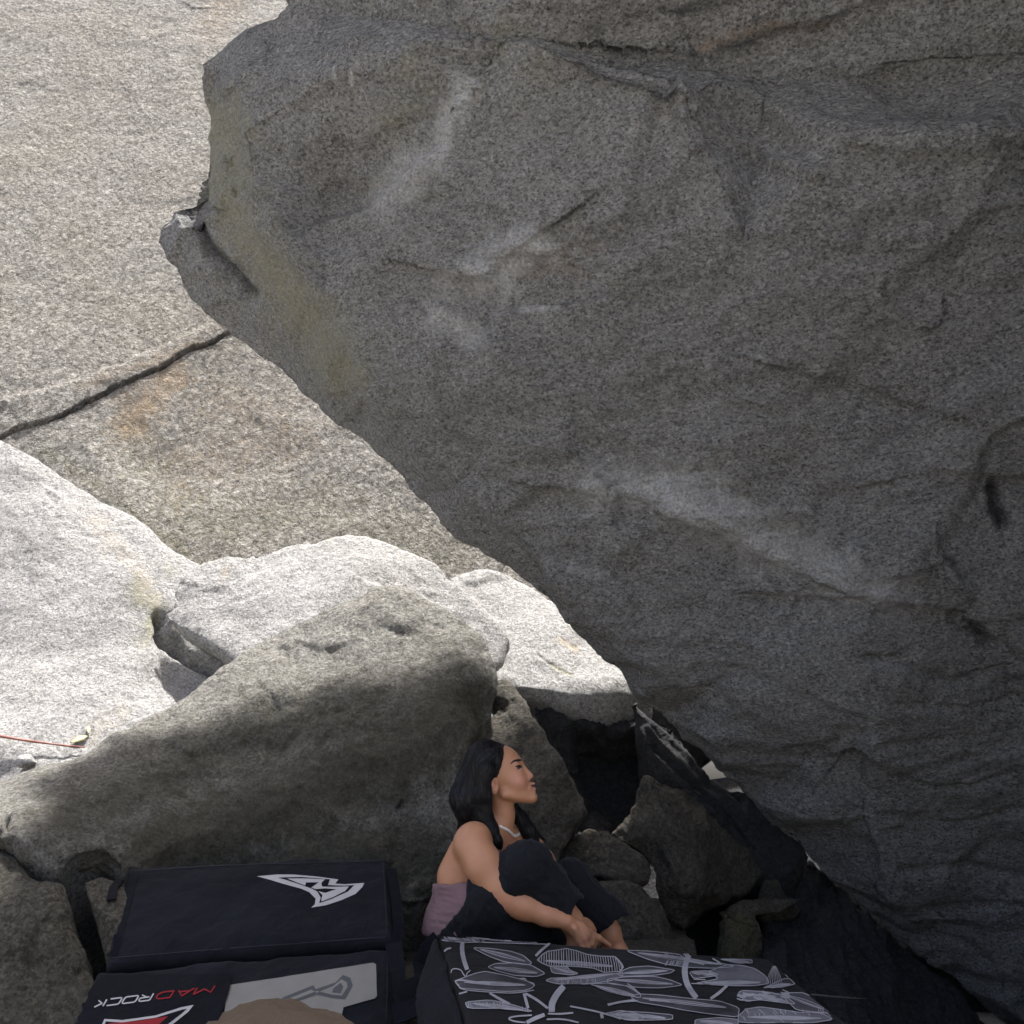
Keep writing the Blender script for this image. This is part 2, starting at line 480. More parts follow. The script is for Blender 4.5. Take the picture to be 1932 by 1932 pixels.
crease = [(450, 165, .05), (455, 250, .0), (475, 335, 0), (520, 410, -.01), (565, 485, -.01), (610, 560, -.02), (650, 640, -.02), (690, 740, -.02), (740, 810, 0), (800, 870, .0),
          (900, 950, .02), (1000, 1040, .02), (1100, 1140, .02), (1200, 1250, .0), (1350, 1390, 0.02), (1500, 1540, .02), (1700, 1720, .05), (1900, 1900, .05)]
lip = [(345, 430, .32), (400, 500, .33), (450, 550, .34), (520, 625, .34), (600, 710, .32), (680, 785, .28), (760, 860, .22), (860, 955, .15), (960, 1040, .14)]
facet = [(420, 300, .26), (430, 400, .26), (480, 500, .2), (540, 580, .18), (620, 680, .16)]
face = [(700, 100, -.05), (900, 60, -.05), (620, 360, .05), (800, 400, -.03), (900, 700, -.02), (1100, 300, -.06), (1290, 150, -.10), (1450, 140, .05), (1700, 160, .06),
        (1600, 260, -.06), (1850, 270, -.05), (1400, 450, -.05), (1700, 500, -.02), (1100, 800, 0), (1300, 900, -.03), (1500, 700, 0), (1750, 760, .05), (1500, 1000, .02),
        (1750, 1000, 0), (1640, 1180, -.05), (1850, 1300, .04), (1640, 1350, -.04), (1640, 1560, -.03), (1800, 1500, .05), (1400, 1250, -.03), (1850, 1700, .06), (1300, 1150, -.01), (2010, 100, .02), (2010, 500, 0), (2010, 900, .03), (2010, 1300, .05), (2010, 1700, .06), (2020, 1980, .08)]
face = [(a, b, c*1.8) for a, b, c in face]
bfeats = [
    ('step', [(1240, 98), (1340, 108), (1400, 92), (1470, 62), (1530, 52), (1640, 5)], 12, -0.045, 160),
    ('ridge', [(1335, 125), (1400, 172), (1470, 212), (1560, 245), (1700, 265), (1932, 257)], 26, 0.05),
    ('ridge', [(1290, 105), (1283, 170), (1288, 230), (1310, 275)], 14, 0.035),
    ('ridge', [(1290, 160), (1380, 250), (1460, 300), (1540, 330)], 14, 0.03),
    ('step', [(890, 150), (852, 195), (833, 235), (826, 272), (792, 300), (742, 340), (692, 385), (640, 402)], 8, -0.05, 90),
    ('bump', (620, 365), (60, 30), -0.025),
    ('step', [(1040, 425), (1005, 450), (952, 482), (922, 522), (862, 522), (808, 508)], 8, 0.045, 80),
    ('step', [(1055, 572), (960, 592), (860, 578)], 5, -0.02, 70),
    ('step', [(810, 600), (850, 640), (930, 640)], 10, 0.02, 60),
    ('step', [(1085, 930), (1200, 950), (1300, 995), (1400, 1037), (1460, 1065), (1530, 1095)], 10, -0.05, 110),
    ('ridge', [(1250, 905), (1350, 930), (1450, 985), (1560, 1040)], 30, -0.03),
    ('step', [(1470, 1128), (1560, 1137), (1630, 1132), (1725, 1142)], 5, -0.035, 60),
    ('step', [(1500, 700), (1600, 728), (1700, 758), (1760, 772)], 7, -0.04, 80),
    ('step', [(1760, 770), (1840, 715), (1940, 680)], 10, 0.06, 120),
    ('step', [(1690, 902), (1760, 888), (1940, 905)], 8, -0.035, 70),
    ('groove', [(1882, 920), (1892, 950), (1888, 968), (1900, 992)], 12, 0.05),
    ('groove', [(1805, 1165), (1850, 1195), (1872, 1222)], 14, 0.045),
    ('groove', [(1640, 1250), (1700, 1246), (1740, 1272), (1800, 1288), (1870, 1268)], 10, 0.03),
    ('step', [(1700, 1010), (1760, 1000), (1790, 1050), (1720, 1075)], 10, 0.03, 60),
    ('groove', [(1665, 1325), (1800, 1335), (1940, 1325)], 7, 0.014),
    ('groove', [(1655, 1402), (1760, 1395), (1850, 1405), (1940, 1415)], 9, 0.014),
    ('groove', [(1690, 1472), (1780, 1482), (1900, 1460)], 6, 0.018),
    ('groove', [(1660, 1545), (1800, 1552), (1940, 1515)], 9, 0.016),
    ('groove', [(1700, 1640), (1820, 1632), (1940, 1660)], 8, 0.018),
    ('groove', [(1740, 1720), (1850, 1712), (1940, 1700)], 8, 0.018),
    ('step', [(1650, 1300), (1640, 1400), (1648, 1500), (1655, 1600)], 8, -0.035, 120),
    ('ridge', [(1000, 470), (1130, 420), (1230, 360), (1290, 290)], 30, 0.03),
    ('ridge', [(1130, 560), (1230, 470), (1350, 420), (1500, 400)], 30, 0.02),
    ('groove', [(360, 415), (400, 475), (440, 520), (475, 560)], 14, 0.05),
]
CHALK, MOSS_SHADING, RUST, DARK_MARK = 0, 1, 2, 3  # paint channels; the moss one also carries painted light and shade
bpaint = [
    (CHALK, [(875, 165), (845, 205), (830, 245), (828, 275)], 28, 0.77), (CHALK, [(815, 290), (770, 330), (715, 375)], 42, 0.59),
    (CHALK, [(1005, 460), (960, 475), (940, 510), (900, 520)], 42, 0.72), (CHALK, [(930, 540), (840, 540)], 44, 0.38),
    (CHALK, [(820, 590), (860, 610), (900, 640)], 32, 0.55), (CHALK, [(1050, 578), (980, 590)], 6, 0.50),
    (CHALK, [(1120, 922), (1230, 925), (1300, 965), (1400, 1010), (1480, 1060)], 40, 0.77), (CHALK, [(1240, 915), (1320, 940), (1440, 1000), (1530, 1050)], 50, 0.59),
    (CHALK, [(1540, 1060), (1600, 1105), (1690, 1130)], 46, 0.55), (CHALK, [(1480, 1130), (1600, 1128), (1715, 1138)], 9, 0.55),
    (CHALK, [(1437, 1070), (1435, 1090)], 4, 0.90), (CHALK, [(1356, 900), (1357, 930)], 4, 0.70), (CHALK, [(1235, 955), (1228, 975)], 4, 0.80), (CHALK, [(1260, 955), (1262, 970)], 4, 0.80),
    (CHALK, [(636, 130), (634, 155)], 4, 0.60), (CHALK, [(664, 135), (664, 160)], 4, 0.80), (CHALK, [(870, 600), (868, 635)], 4, 0.80), (CHALK, [(890, 605), (905, 625)], 4, 0.70), (CHALK, [(925, 440), (930, 460)], 4, 0.60),
    (CHALK, [(1080, 1070), (1140, 1085)], 14, 0.26), (CHALK, [(1250, 225), (1290, 130)], 14, 0.17),
    (MOSS_SHADING, [(415, 230), (425, 320), (450, 420), (510, 510), (580, 600), (650, 700)], 58, .6), (MOSS_SHADING, [(800, 170), (720, 250), (780, 110)], 40, .3), (MOSS_SHADING, [(1000, 110), (960, 60)], 60, .25),  # olive lichen tone that also paints the left facet lighter, as if lit
    (RUST, [(1330, 95), (1450, 55), (1560, 50)], 14, .35), (RUST, [(1100, 480), (1020, 500)], 50, .2),
    (DARK_MARK, [(365, 420), (385, 450), (425, 500), (470, 550)], 15, .7), (DARK_MARK, [(625, 365)], 30, .22), (DARK_MARK, [(1125, 55)], 18, .5),
    (DARK_MARK, [(1882, 922), (1893, 955), (1897, 990)], 15, .85), (DARK_MARK, [(835, 550)], 12, .35), (DARK_MARK, [(1840, 1185), (1865, 1210)], 14, .6),  # dark marks along the crack, slit, notch and hollow
]
rock("overhanging_boulder", [bd(*p) for p in sil+shade_roof], [bd(*p) for p in crease+lip+facet+face], back=(1.3, 0.27, 1.5), shrink=0.95, round_len=0.11,
     round_it=0, facet=(0.6, 0.065), back_extra=lambda x, y: (0, 1.1*min(1, max(0, (x-1190)/220)) if 1200 < y < 2300 else 0, 0), fine=0.021, amp=0.035, freq=1.9, octv=8, gain=0.56, stretch=(0.8, 1, 1.5), ridge=0.013, feats=bfeats, paints=bpaint, mat=M_BOULDER,  # unseen back pushed deeper to keep sun off the lower right rocks
     label="huge overhanging grey granite boulder with white chalk marks filling the upper right", cat="boulder", seed=2)

# ------------------------------------------------------------------ back wall and slabs
WP, WNn = np.array([0, 5.9, 2.0]), np.array([0.14, -1.0, 0.28])
def wd(px, py, off=0.0): return (px, py, plane_depth(px, py, WP, WNn)+off)
rock("cliff_wall", [wd(*p) for p in [(-500, -500), (300, -520), (1000, -500), (1250, -300), (1260, 500), (1240, 1200), (1000, 1260), (600, 1240), (200, 1200), (-500, 1100), (-520, 300)]],
     [wd(*p) for p in [(100, 200, .1), (600, 300, -.05), (300, 500), (100, 750, -.03), (440, 640, -.03), (300, 900, .06), (600, 900, .06), (300, 1020, -.05), (800, 1050, .05)]],
     back=(-0.3, 1.6, 0.2), shrink=0.9, round_len=0.25, fine=0.03, amp=0.012, freq=1.8, octv=7, gain=0.62, ridge=0.0, facet=(0.9, 0.010),
     feats=[('groove', [(460, 622), (380, 655), (300, 695), (220, 735), (150, 768), (90, 795), (0, 825), (-60, 850)], 2.0, 0.045),
            ('step', [(-60, 850), (0, 825), (90, 795), (150, 768), (220, 735), (300, 695), (380, 655), (460, 622)], 3, -0.02, 90),
            ('step', [(-60, 775), (0, 757), (100, 735), (200, 700), (300, 660), (410, 605)], 5, 0.03, 60)],
     paints=[(RUST, [(330, 710), (280, 760), (240, 800)], 40, .5), (RUST, [(420, 760), (560, 820), (360, 880)], 70, .22), (RUST, [(380, 650), (300, 680), (150, 735)], 12, .3),
             (MOSS_SHADING, [(240, 820), (380, 1000), (600, 960), (840, 1040)], 60, .3), (MOSS_SHADING, [(90, 850), (280, 990), (350, 1040)], 14, .4), (RUST, [(400, 40), (440, 0)], 40, .3),
             (DARK_MARK, [(420, 635), (300, 693), (180, 752), (90, 793)], 4, .5)],
     mat=M_WALL, label="tall warm pale granite wall with a diagonal crack behind the boulder", cat="rock wall", seed=5)

rock("leaning_slab", [(-420, 640, 5.6), (-150, 745, 5.5), (0, 822, 5.4), (80, 865, 5.38), (150, 910, 5.36), (230, 960, 5.34), (300, 1010, 5.32), (345, 1045, 5.3), (420, 1075, 5.35), (520, 1180, 5.2),
      (500, 1300, 4.75), (400, 1400, 4.35), (200, 1500, 4.0), (-100, 1580, 3.8), (-450, 1600, 3.8), (-500, 1100, 4.8)],
     [(100, 1000, 5.0), (250, 1100, 4.95), (290, 1200, 4.80), (100, 1250, 4.5), (250, 1320, 4.45), (0, 1400, 4.05), (-200, 1200, 4.55), (200, 1010, 5.15), (370, 1300, 4.76), (330, 1240, 4.88), (390, 1260, 4.84)],
     back=(-0.2, 0.7, -0.6), fine=0.025, amp=0.022, freq=2.2, gain=.56, round_it=1, facet=(0.6, 0.03), feats=[('groove', [(300, 1165), (310, 1200), (350, 1235), (420, 1275)], 11, 0.10), ('ridge', [(95, 925), (110, 940)], 5, .02)],
     paints=[(RUST, [(180, 980), (260, 1080), (290, 1140)], 26, .25), (MOSS_SHADING, [(255, 1110), (290, 1150), (280, 1200)], 22, .5), (MOSS_SHADING, [(320, 1080)], 18, .3), (DARK_MARK, [(175, 1330)], 26, .22), (DARK_MARK, [(105, 935)], 7, .5), (DARK_MARK, [(60, 1095)], 7, .4), (RUST, [(230, 1340), (180, 1380)], 30, .2)],
     mat=M_PALE, label="bright sunlit pale slab leaning at the far left", cat="rock slab", seed=8)

rock("rock_flake", [(299, 1152, 4.78), (316, 1140, 4.80), (326, 1126, 4.83), (318, 1112, 4.88), (334, 1098, 4.9), (347, 1080, 4.96), (372, 1064, 5.02), (412, 1054, 5.06), (462, 1050, 5.1), (520, 1030, 5.2), (592, 1022, 5.26), (640, 1006, 5.34),
      (702, 1012, 5.34), (762, 1030, 5.3), (822, 1060, 5.24), (845, 1080, 5.2), (960, 1200, 4.95), (900, 1300, 4.7), (600, 1300, 4.5), (480, 1270, 4.5), (433, 1240, 4.58), (370, 1196, 4.68), (320, 1175, 4.74)],
     [(420, 1150, 4.78), (560, 1130, 4.85), (700, 1080, 5.05), (480, 1090, 4.95)],
     back=(0.10, 0.10, -0.17), shrink=0.93, round_len=0.09, round_it=1, fine=0.026, amp=0.025, freq=2.5, ridge=0.006,
     feats=[('step', [(690, 1095), (760, 1120), (850, 1150)], 6, .02, 50)], paints=[(RUST, [(425, 1085)], 12, .4), (MOSS_SHADING, [(700, 1180), (760, 1110)], 14, .3), (RUST, [(620, 1020)], 16, .3)],
     mat=M_PALE, label="thick pale broken rock flake with a dark gap beneath its left tip", cat="rock", seed=11)

rock("far_slab", [(835, 1082, 5.5), (860, 1076, 5.5), (905, 1068, 5.5), (952, 1078, 5.48), (1005, 1100, 5.45), (1080, 1150, 5.3), (1160, 1225, 5.1), (1240, 1300, 4.95), (1240, 1350, 4.9), (1205, 1372, 4.82), (1150, 1382, 4.78), (1085, 1368, 4.74), (1010, 1328, 4.71), (960, 1300, 4.7), (920, 1330, 4.6), (850, 1250, 4.8)],
     [(960, 1160, 5.15), (1060, 1220, 5.0), (1100, 1280, 4.82), (900, 1180, 5.1), (1180, 1303, 4.79), (1150, 1306, 4.75), (1080, 1310, 4.71), (1000, 1303, 4.69)],
     back=(0.1, 0.6, -0.12), shrink=0.95, fine=0.028, amp=0.025, freq=2.2, round_it=2,
     feats=[('groove', [(1015, 1237), (1055, 1262), (1082, 1272)], 3, .006), ('groove', [(1060, 1205), (1085, 1220)], 3, .005)],
     paints=[(RUST, [(1058, 1208), (1085, 1222)], 6, .6), (MOSS_SHADING, [(1040, 1255), (1080, 1272)], 5, .6), (DARK_MARK, [(1150, 1245)], 10, .3)],
     mat=M_PALE, label="bright pale slab beneath the lower edge of the boulder", cat="rock slab", seed=13)

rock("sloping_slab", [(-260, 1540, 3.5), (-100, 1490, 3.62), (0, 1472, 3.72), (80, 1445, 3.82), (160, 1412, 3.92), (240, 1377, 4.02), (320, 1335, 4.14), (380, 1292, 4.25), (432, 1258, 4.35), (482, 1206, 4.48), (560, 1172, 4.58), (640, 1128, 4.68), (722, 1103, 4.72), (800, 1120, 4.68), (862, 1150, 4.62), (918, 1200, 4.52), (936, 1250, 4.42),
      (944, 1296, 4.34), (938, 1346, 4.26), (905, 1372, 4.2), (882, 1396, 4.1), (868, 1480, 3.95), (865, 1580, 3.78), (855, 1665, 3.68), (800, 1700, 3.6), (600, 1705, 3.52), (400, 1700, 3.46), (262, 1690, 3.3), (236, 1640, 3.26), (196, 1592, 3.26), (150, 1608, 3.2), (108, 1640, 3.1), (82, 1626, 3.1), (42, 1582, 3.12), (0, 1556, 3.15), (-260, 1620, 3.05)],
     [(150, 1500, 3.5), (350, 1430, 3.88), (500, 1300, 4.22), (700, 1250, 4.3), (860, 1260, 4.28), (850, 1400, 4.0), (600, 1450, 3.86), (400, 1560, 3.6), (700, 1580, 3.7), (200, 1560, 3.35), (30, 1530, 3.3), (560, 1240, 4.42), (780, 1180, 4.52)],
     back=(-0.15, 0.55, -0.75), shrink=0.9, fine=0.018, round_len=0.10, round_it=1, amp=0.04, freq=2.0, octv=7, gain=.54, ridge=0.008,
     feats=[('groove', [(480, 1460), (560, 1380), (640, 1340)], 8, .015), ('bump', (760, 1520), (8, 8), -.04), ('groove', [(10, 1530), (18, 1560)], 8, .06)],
     paints=[(MOSS_SHADING, [(130, 1540), (300, 1470), (480, 1390), (700, 1330)], 80, .75), (MOSS_SHADING, [(300, 1600), (520, 1520), (700, 1450), (860, 1340)], 120, .95), (MOSS_SHADING, [(420, 1680), (640, 1620), (800, 1620)], 100, .95), (MOSS_SHADING, [(160, 1590), (60, 1550)], 50, .45), (DARK_MARK, [(762, 1518)], 5, .8)],  # dark olive growth spread wide to paint in the slab's shade
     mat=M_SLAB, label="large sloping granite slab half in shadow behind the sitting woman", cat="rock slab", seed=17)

rock("backing_block", [(925, 1290, 4.55), (955, 1280, 4.5), (988, 1312, 4.4), (1002, 1348, 4.3), (1052, 1420, 4.12), (1092, 1482, 4.05), (1106, 1530, 4.0), (1078, 1572, 3.95), (1055, 1612, 3.9), (1062, 1640, 3.88), (1030, 1730, 3.8), (850, 1800, 3.7), (790, 1740, 3.72), (800, 1640, 3.9), (850, 1480, 4.1), (880, 1380, 4.3), (935, 1345, 4.4)],
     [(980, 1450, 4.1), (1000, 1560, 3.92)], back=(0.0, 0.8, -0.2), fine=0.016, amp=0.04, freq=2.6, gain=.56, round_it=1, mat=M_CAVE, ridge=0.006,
     label="rough grey brown block directly behind the woman's head", cat="rock", seed=19)

rock("under_wedge", [(1000, 1316, 4.74), (1030, 1322, 4.72), (1080, 1352, 4.72), (1150, 1366, 4.74), (1210, 1352, 4.78), (1300, 1400, 4.95), (1290, 1500, 4.8), (1200, 1570, 4.65), (1150, 1612, 4.5), (1085, 1610, 4.4), (1060, 1500, 4.5), (1040, 1420, 4.6), (998, 1345, 4.68)],
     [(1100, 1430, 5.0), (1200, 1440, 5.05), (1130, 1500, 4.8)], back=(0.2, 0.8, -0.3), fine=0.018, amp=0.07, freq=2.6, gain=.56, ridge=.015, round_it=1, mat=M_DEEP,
     label="dark undercut rock in the shade right of the woman's head", cat="rock", seed=23)

rock("layered_rock", [(1190, 1305, 4.60), (1262, 1366, 4.55), (1305, 1410, 4.50), (1324, 1438, 4.50), (1337, 1467, 4.50), (1376, 1472, 4.50), (1440, 1492, 4.50), (1520, 1610, 4.50), (1500, 1680, 4.45), (1440, 1640, 4.40), (1380, 1560, 4.40), (1300, 1490, 4.40), (1230, 1420, 4.45), (1195, 1350, 4.55)],
     [], back=(0.05, 0.35, -0.5), shrink=0.9, fine=0.02, amp=0.03, freq=3.0, mat=M_DEEP, round_it=1,
     feats=[('ridge', [(1200, 1340), (1290, 1420), (1380, 1510), (1450, 1580)], 6, .012), ('ridge', [(1220, 1370), (1300, 1455), (1400, 1560)], 5, .012), ('groove', [(1200, 1325), (1300, 1412), (1400, 1510)], 5, .03), ('groove', [(1230, 1405), (1330, 1500), (1420, 1600)], 5, .03)],
     label="dark layered rock running along the underside of the boulder's edge", cat="rock", seed=29)

rock("cave_end_rock", [(1000, 1200, 6.3), (1250, 1290, 6.3), (1480, 1330, 6.3), (1322, 1448, 6.3), (1326, 1462, 6.3), (1150, 1510, 6.0), (1000, 1520, 6.0)],
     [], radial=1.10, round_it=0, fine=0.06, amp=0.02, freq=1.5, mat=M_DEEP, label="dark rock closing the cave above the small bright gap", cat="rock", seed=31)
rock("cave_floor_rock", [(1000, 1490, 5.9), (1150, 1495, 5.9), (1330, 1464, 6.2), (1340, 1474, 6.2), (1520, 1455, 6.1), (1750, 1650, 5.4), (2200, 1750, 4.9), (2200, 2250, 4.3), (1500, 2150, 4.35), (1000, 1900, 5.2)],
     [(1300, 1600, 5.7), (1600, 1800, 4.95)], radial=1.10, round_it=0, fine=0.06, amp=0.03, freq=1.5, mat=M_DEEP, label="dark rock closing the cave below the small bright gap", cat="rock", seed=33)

rock("pointed_rock", [(1205, 1478, 4.3), (1214, 1464, 4.3), (1233, 1461, 4.28), (1242, 1470, 4.3), (1289, 1485, 4.4), (1314, 1488, 4.45), (1338, 1513, 4.5), (1394, 1562, 4.5), (1447, 1604, 4.5), (1430, 1650, 4.4), (1387, 1692, 4.28), (1324, 1720, 4.15), (1290, 1745, 4.08), (1266, 1738, 4.05), (1250, 1708, 4.05), (1240, 1680, 4.05), (1233, 1646, 4.08), (1219, 1625, 4.12), (1174, 1588, 4.2), (1156, 1572, 4.24), (1180, 1552, 4.25), (1192, 1536, 4.26), (1201, 1496, 4.3)],
     [(1236, 1480, 4.2), (1251, 1537, 4.08), (1290, 1590, 4.0), (1318, 1640, 3.98), (1322, 1690, 4.0), (1270, 1670, 3.98), (1210, 1580, 4.13), (1360, 1600, 4.3)],
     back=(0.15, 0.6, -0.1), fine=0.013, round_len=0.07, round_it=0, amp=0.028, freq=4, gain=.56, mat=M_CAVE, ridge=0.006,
     label="tall pointed rock with a pale left face and a dark right face", cat="rock", seed=37)

rock("shelf_block", [(1060, 1600, 4.1), (1114, 1556, 4.15), (1135, 1560, 4.12), (1180, 1590, 4.05), (1220, 1622, 4.0), (1232, 1645, 3.98), (1226, 1662, 3.96), (1185, 1664, 3.94), (1130, 1650, 3.94), (1060, 1680, 3.92), (1030, 1660, 4.0)],
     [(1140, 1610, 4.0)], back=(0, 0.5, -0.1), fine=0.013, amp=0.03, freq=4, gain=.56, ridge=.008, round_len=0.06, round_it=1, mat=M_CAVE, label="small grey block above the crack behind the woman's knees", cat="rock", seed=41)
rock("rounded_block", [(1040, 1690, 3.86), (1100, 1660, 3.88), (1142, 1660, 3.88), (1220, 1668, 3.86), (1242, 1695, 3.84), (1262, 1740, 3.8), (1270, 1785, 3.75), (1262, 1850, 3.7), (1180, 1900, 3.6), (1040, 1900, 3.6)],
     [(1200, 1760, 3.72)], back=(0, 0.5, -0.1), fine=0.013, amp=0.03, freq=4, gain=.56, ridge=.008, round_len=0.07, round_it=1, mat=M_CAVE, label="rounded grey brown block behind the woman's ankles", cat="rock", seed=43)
rock("upright_shard", [(1447, 1608, 4.5), (1456, 1625, 4.48), (1464, 1650, 4.45), (1480, 1690, 4.4), (1515, 1720, 4.35), (1500, 1740, 4.3), (1430, 1740, 4.3), (1432, 1700, 4.35), (1442, 1660, 4.42)],
     [(1460, 1700, 4.25)], back=(0.05, 0.2, 0), fine=0.015, amp=0.012, freq=5, round_len=0.05, round_it=1, mat=M_CAVE, label="thin upright triangular rock shard in the dark gap", cat="rock", seed=47)
rock("flat_shard", [(1372, 1718, 4.15), (1400, 1702, 4.18), (1440, 1694, 4.22), (1520, 1694, 4.25), (1478, 1722, 4.18), (1430, 1726, 4.1), (1375, 1732, 4.08)],
     [(1430, 1712, 4.12)], back=(0.02, 0.2, -0.03), fine=0.015, amp=0.01, freq=5, round_len=0.04, round_it=1, mat=M_CAVE, label="flat pointed rock shard lying below the upright one", cat="rock", seed=53)
rock("mossy_block", [(1366, 1733, 4.1), (1420, 1724, 4.1), (1428, 1752, 4.08), (1436, 1790, 4.05), (1446, 1880, 4.0), (1345, 1880, 4.0), (1358, 1788, 4.05)],
     [(1395, 1790, 3.95)], back=(0.05, 0.3, 0), fine=0.015, amp=0.012, freq=5, round_len=0.05, facet=(0.14, 0.2), ridge=.008, round_it=0, paints=[(MOSS_SHADING, [(1395, 1740), (1395, 1860)], 40, .45)], mat=M_CAVE, label="mossy green grey block behind the far corner of the floral pad", cat="rock", seed=59)
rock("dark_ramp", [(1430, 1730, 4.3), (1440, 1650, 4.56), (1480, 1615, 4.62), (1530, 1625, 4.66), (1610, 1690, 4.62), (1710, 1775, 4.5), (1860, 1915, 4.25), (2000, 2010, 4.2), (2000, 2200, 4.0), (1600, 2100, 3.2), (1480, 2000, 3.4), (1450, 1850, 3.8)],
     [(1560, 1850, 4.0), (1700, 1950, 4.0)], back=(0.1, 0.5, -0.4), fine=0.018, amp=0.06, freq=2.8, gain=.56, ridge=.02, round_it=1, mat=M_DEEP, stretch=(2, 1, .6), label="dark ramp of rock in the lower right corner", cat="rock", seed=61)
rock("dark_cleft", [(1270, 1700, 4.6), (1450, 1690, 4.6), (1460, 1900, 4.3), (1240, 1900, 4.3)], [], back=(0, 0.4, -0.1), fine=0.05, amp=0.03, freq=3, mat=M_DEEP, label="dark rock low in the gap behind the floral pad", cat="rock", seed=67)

rock("corner_block", [(-260, 1560, 3.20), (0, 1575, 3.18), (40, 1608, 3.15), (75, 1645, 3.10), (120, 1658, 3.06), (140, 1700, 3.00), (150, 1745, 2.96), (178, 1790, 2.90), (190, 1830, 2.86), (180, 2150, 2.50), (-260, 2150, 2.50)],
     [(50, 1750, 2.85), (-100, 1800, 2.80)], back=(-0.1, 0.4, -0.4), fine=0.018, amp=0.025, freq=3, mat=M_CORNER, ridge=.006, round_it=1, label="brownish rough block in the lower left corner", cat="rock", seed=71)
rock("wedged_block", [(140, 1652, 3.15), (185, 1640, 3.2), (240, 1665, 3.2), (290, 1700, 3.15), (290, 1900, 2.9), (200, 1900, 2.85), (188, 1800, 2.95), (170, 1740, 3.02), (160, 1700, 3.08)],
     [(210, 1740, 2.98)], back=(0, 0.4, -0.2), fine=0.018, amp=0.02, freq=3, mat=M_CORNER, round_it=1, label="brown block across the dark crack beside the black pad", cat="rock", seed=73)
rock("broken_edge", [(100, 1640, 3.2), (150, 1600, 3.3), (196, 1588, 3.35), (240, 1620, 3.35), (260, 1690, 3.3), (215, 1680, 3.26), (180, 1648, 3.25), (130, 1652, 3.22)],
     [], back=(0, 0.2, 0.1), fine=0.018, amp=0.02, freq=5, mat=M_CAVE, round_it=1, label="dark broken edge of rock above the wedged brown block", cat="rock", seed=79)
def sz(px, py, z): return (px, py, (z-CAM[2])/ray(px, py)[2])
rock("seat_rock", [sz(740, 1668, .10), sz(900, 1672, .08), sz(1100, 1680, .06), sz(1262, 1692, .04), sz(1330, 1780, .03), sz(1330, 1900, .0), sz(1250, 2100, -.15), sz(700, 2100, -.15), sz(690, 1850, -.05)],
     [sz(790, 1740, .04), sz(1000, 1800, .02), sz(900, 1790, .02), sz(1150, 1800, .02)], back=(0, 0.1, -0.4), fine=0.02, amp=0.015, freq=3, mat=M_CAVE, label="low flat rock between the two pads that the woman sits on", cat="rock", seed=83)
# ------------------------------------------------------------------ crash pads
def fabric(name, col, rough=0.8, weave=900.0, wrinkle=14.0, wr=0.35, sheen=0.2, vary=0.25, dust=0.0):
    m, nt, b = new_mat(name)
    tc = nt.nodes.new("ShaderNodeTexCoord"); v = tc.outputs["Object"]
    n1 = noise_tex(nt, v, 5.0, 7, 0.65); n2 = noise_tex(nt, v, weave, 2, 0.5); n3 = noise_tex(nt, v, wrinkle, 5, 0.6, 0.8)
    hi = tuple(c*(1+vary) for c in col); lo = tuple(c*(1-vary) for c in col)
    cc = ramp(nt, n1, [(0.3, lo), (0.7, hi)])
    if dust:
        dn = noise_tex(nt, v, 4.0, 9, 0.78, 0.7); sp_ = noise_tex(nt, v, 170, 3, 0.6)
        cc = mixc(nt, math_n(nt, 'MULTIPLY', ramp(nt, dn, [(0.52, 0), (0.78, 1)]), dust), cc, (0.30, 0.30, 0.29))
        cc = mixc(nt, math_n(nt, 'MULTIPLY', ramp(nt, sp_, [(0.72, 0), (0.78, 1)]), dust*2), cc, (0.35, 0.35, 0.34))
    nt.links.new(cc, b.inputs["Base Color"])
    b.inputs["Roughness"].default_value = rough
    b.inputs["Specular IOR Level"].default_value = 0.1
    b.inputs["Sheen Weight"].default_value = sheen; b.inputs["Sheen Roughness"].default_value = 0.5
    nt.links.new(bump(nt, n2, 0.25, 0.001, bump(nt, n3, wr, 0.02)), b.inputs["Normal"])
    return m
M_NYLON = fabric("black nylon", (0.0075, 0.0085, 0.012), 0.8, sheen=0.03, dust=0.025, wr=0.5)
M_TRIM = fabric("navy black trim", (0.004, 0.0045, 0.008), 0.7, sheen=0.0)
M_PADTOP = fabric("charcoal canvas", (0.012, 0.0117, 0.0122), 0.85, wr=0.3, sheen=0.03, dust=0.025)
M_SEAM = fabric("grey thread", (0.03, 0.031, 0.036), 0.8, sheen=0)
M_PRINT = fabric("off white print", (0.42, 0.41, 0.40), 0.7, wr=0.15, sheen=0, vary=0.08)
M_PANELW = fabric("worn white vinyl", (0.22, 0.212, 0.19), 0.6, wr=0.15, sheen=0, vary=0.10)
M_GREYP = fabric("grey print", (0.085, 0.088, 0.09), 0.7, wr=0.15, sheen=0, vary=0.1)
M_REDP = fabric("red print", (0.24, 0.02, 0.025), 0.7, wr=0.15, sheen=0, vary=0.1)
M_INK = fabric("pale ink", (0.31, 0.305, 0.325), 0.7, wr=0.3, sheen=0, vary=0.35)
M_PETAL = fabric("grey wash ink", (0.060, 0.059, 0.065), 0.7, wr=0.3, sheen=0, vary=0.6)
M_PETAL2 = fabric("light wash ink", (0.125, 0.123, 0.135), 0.7, wr=0.3, sheen=0, vary=0.5)

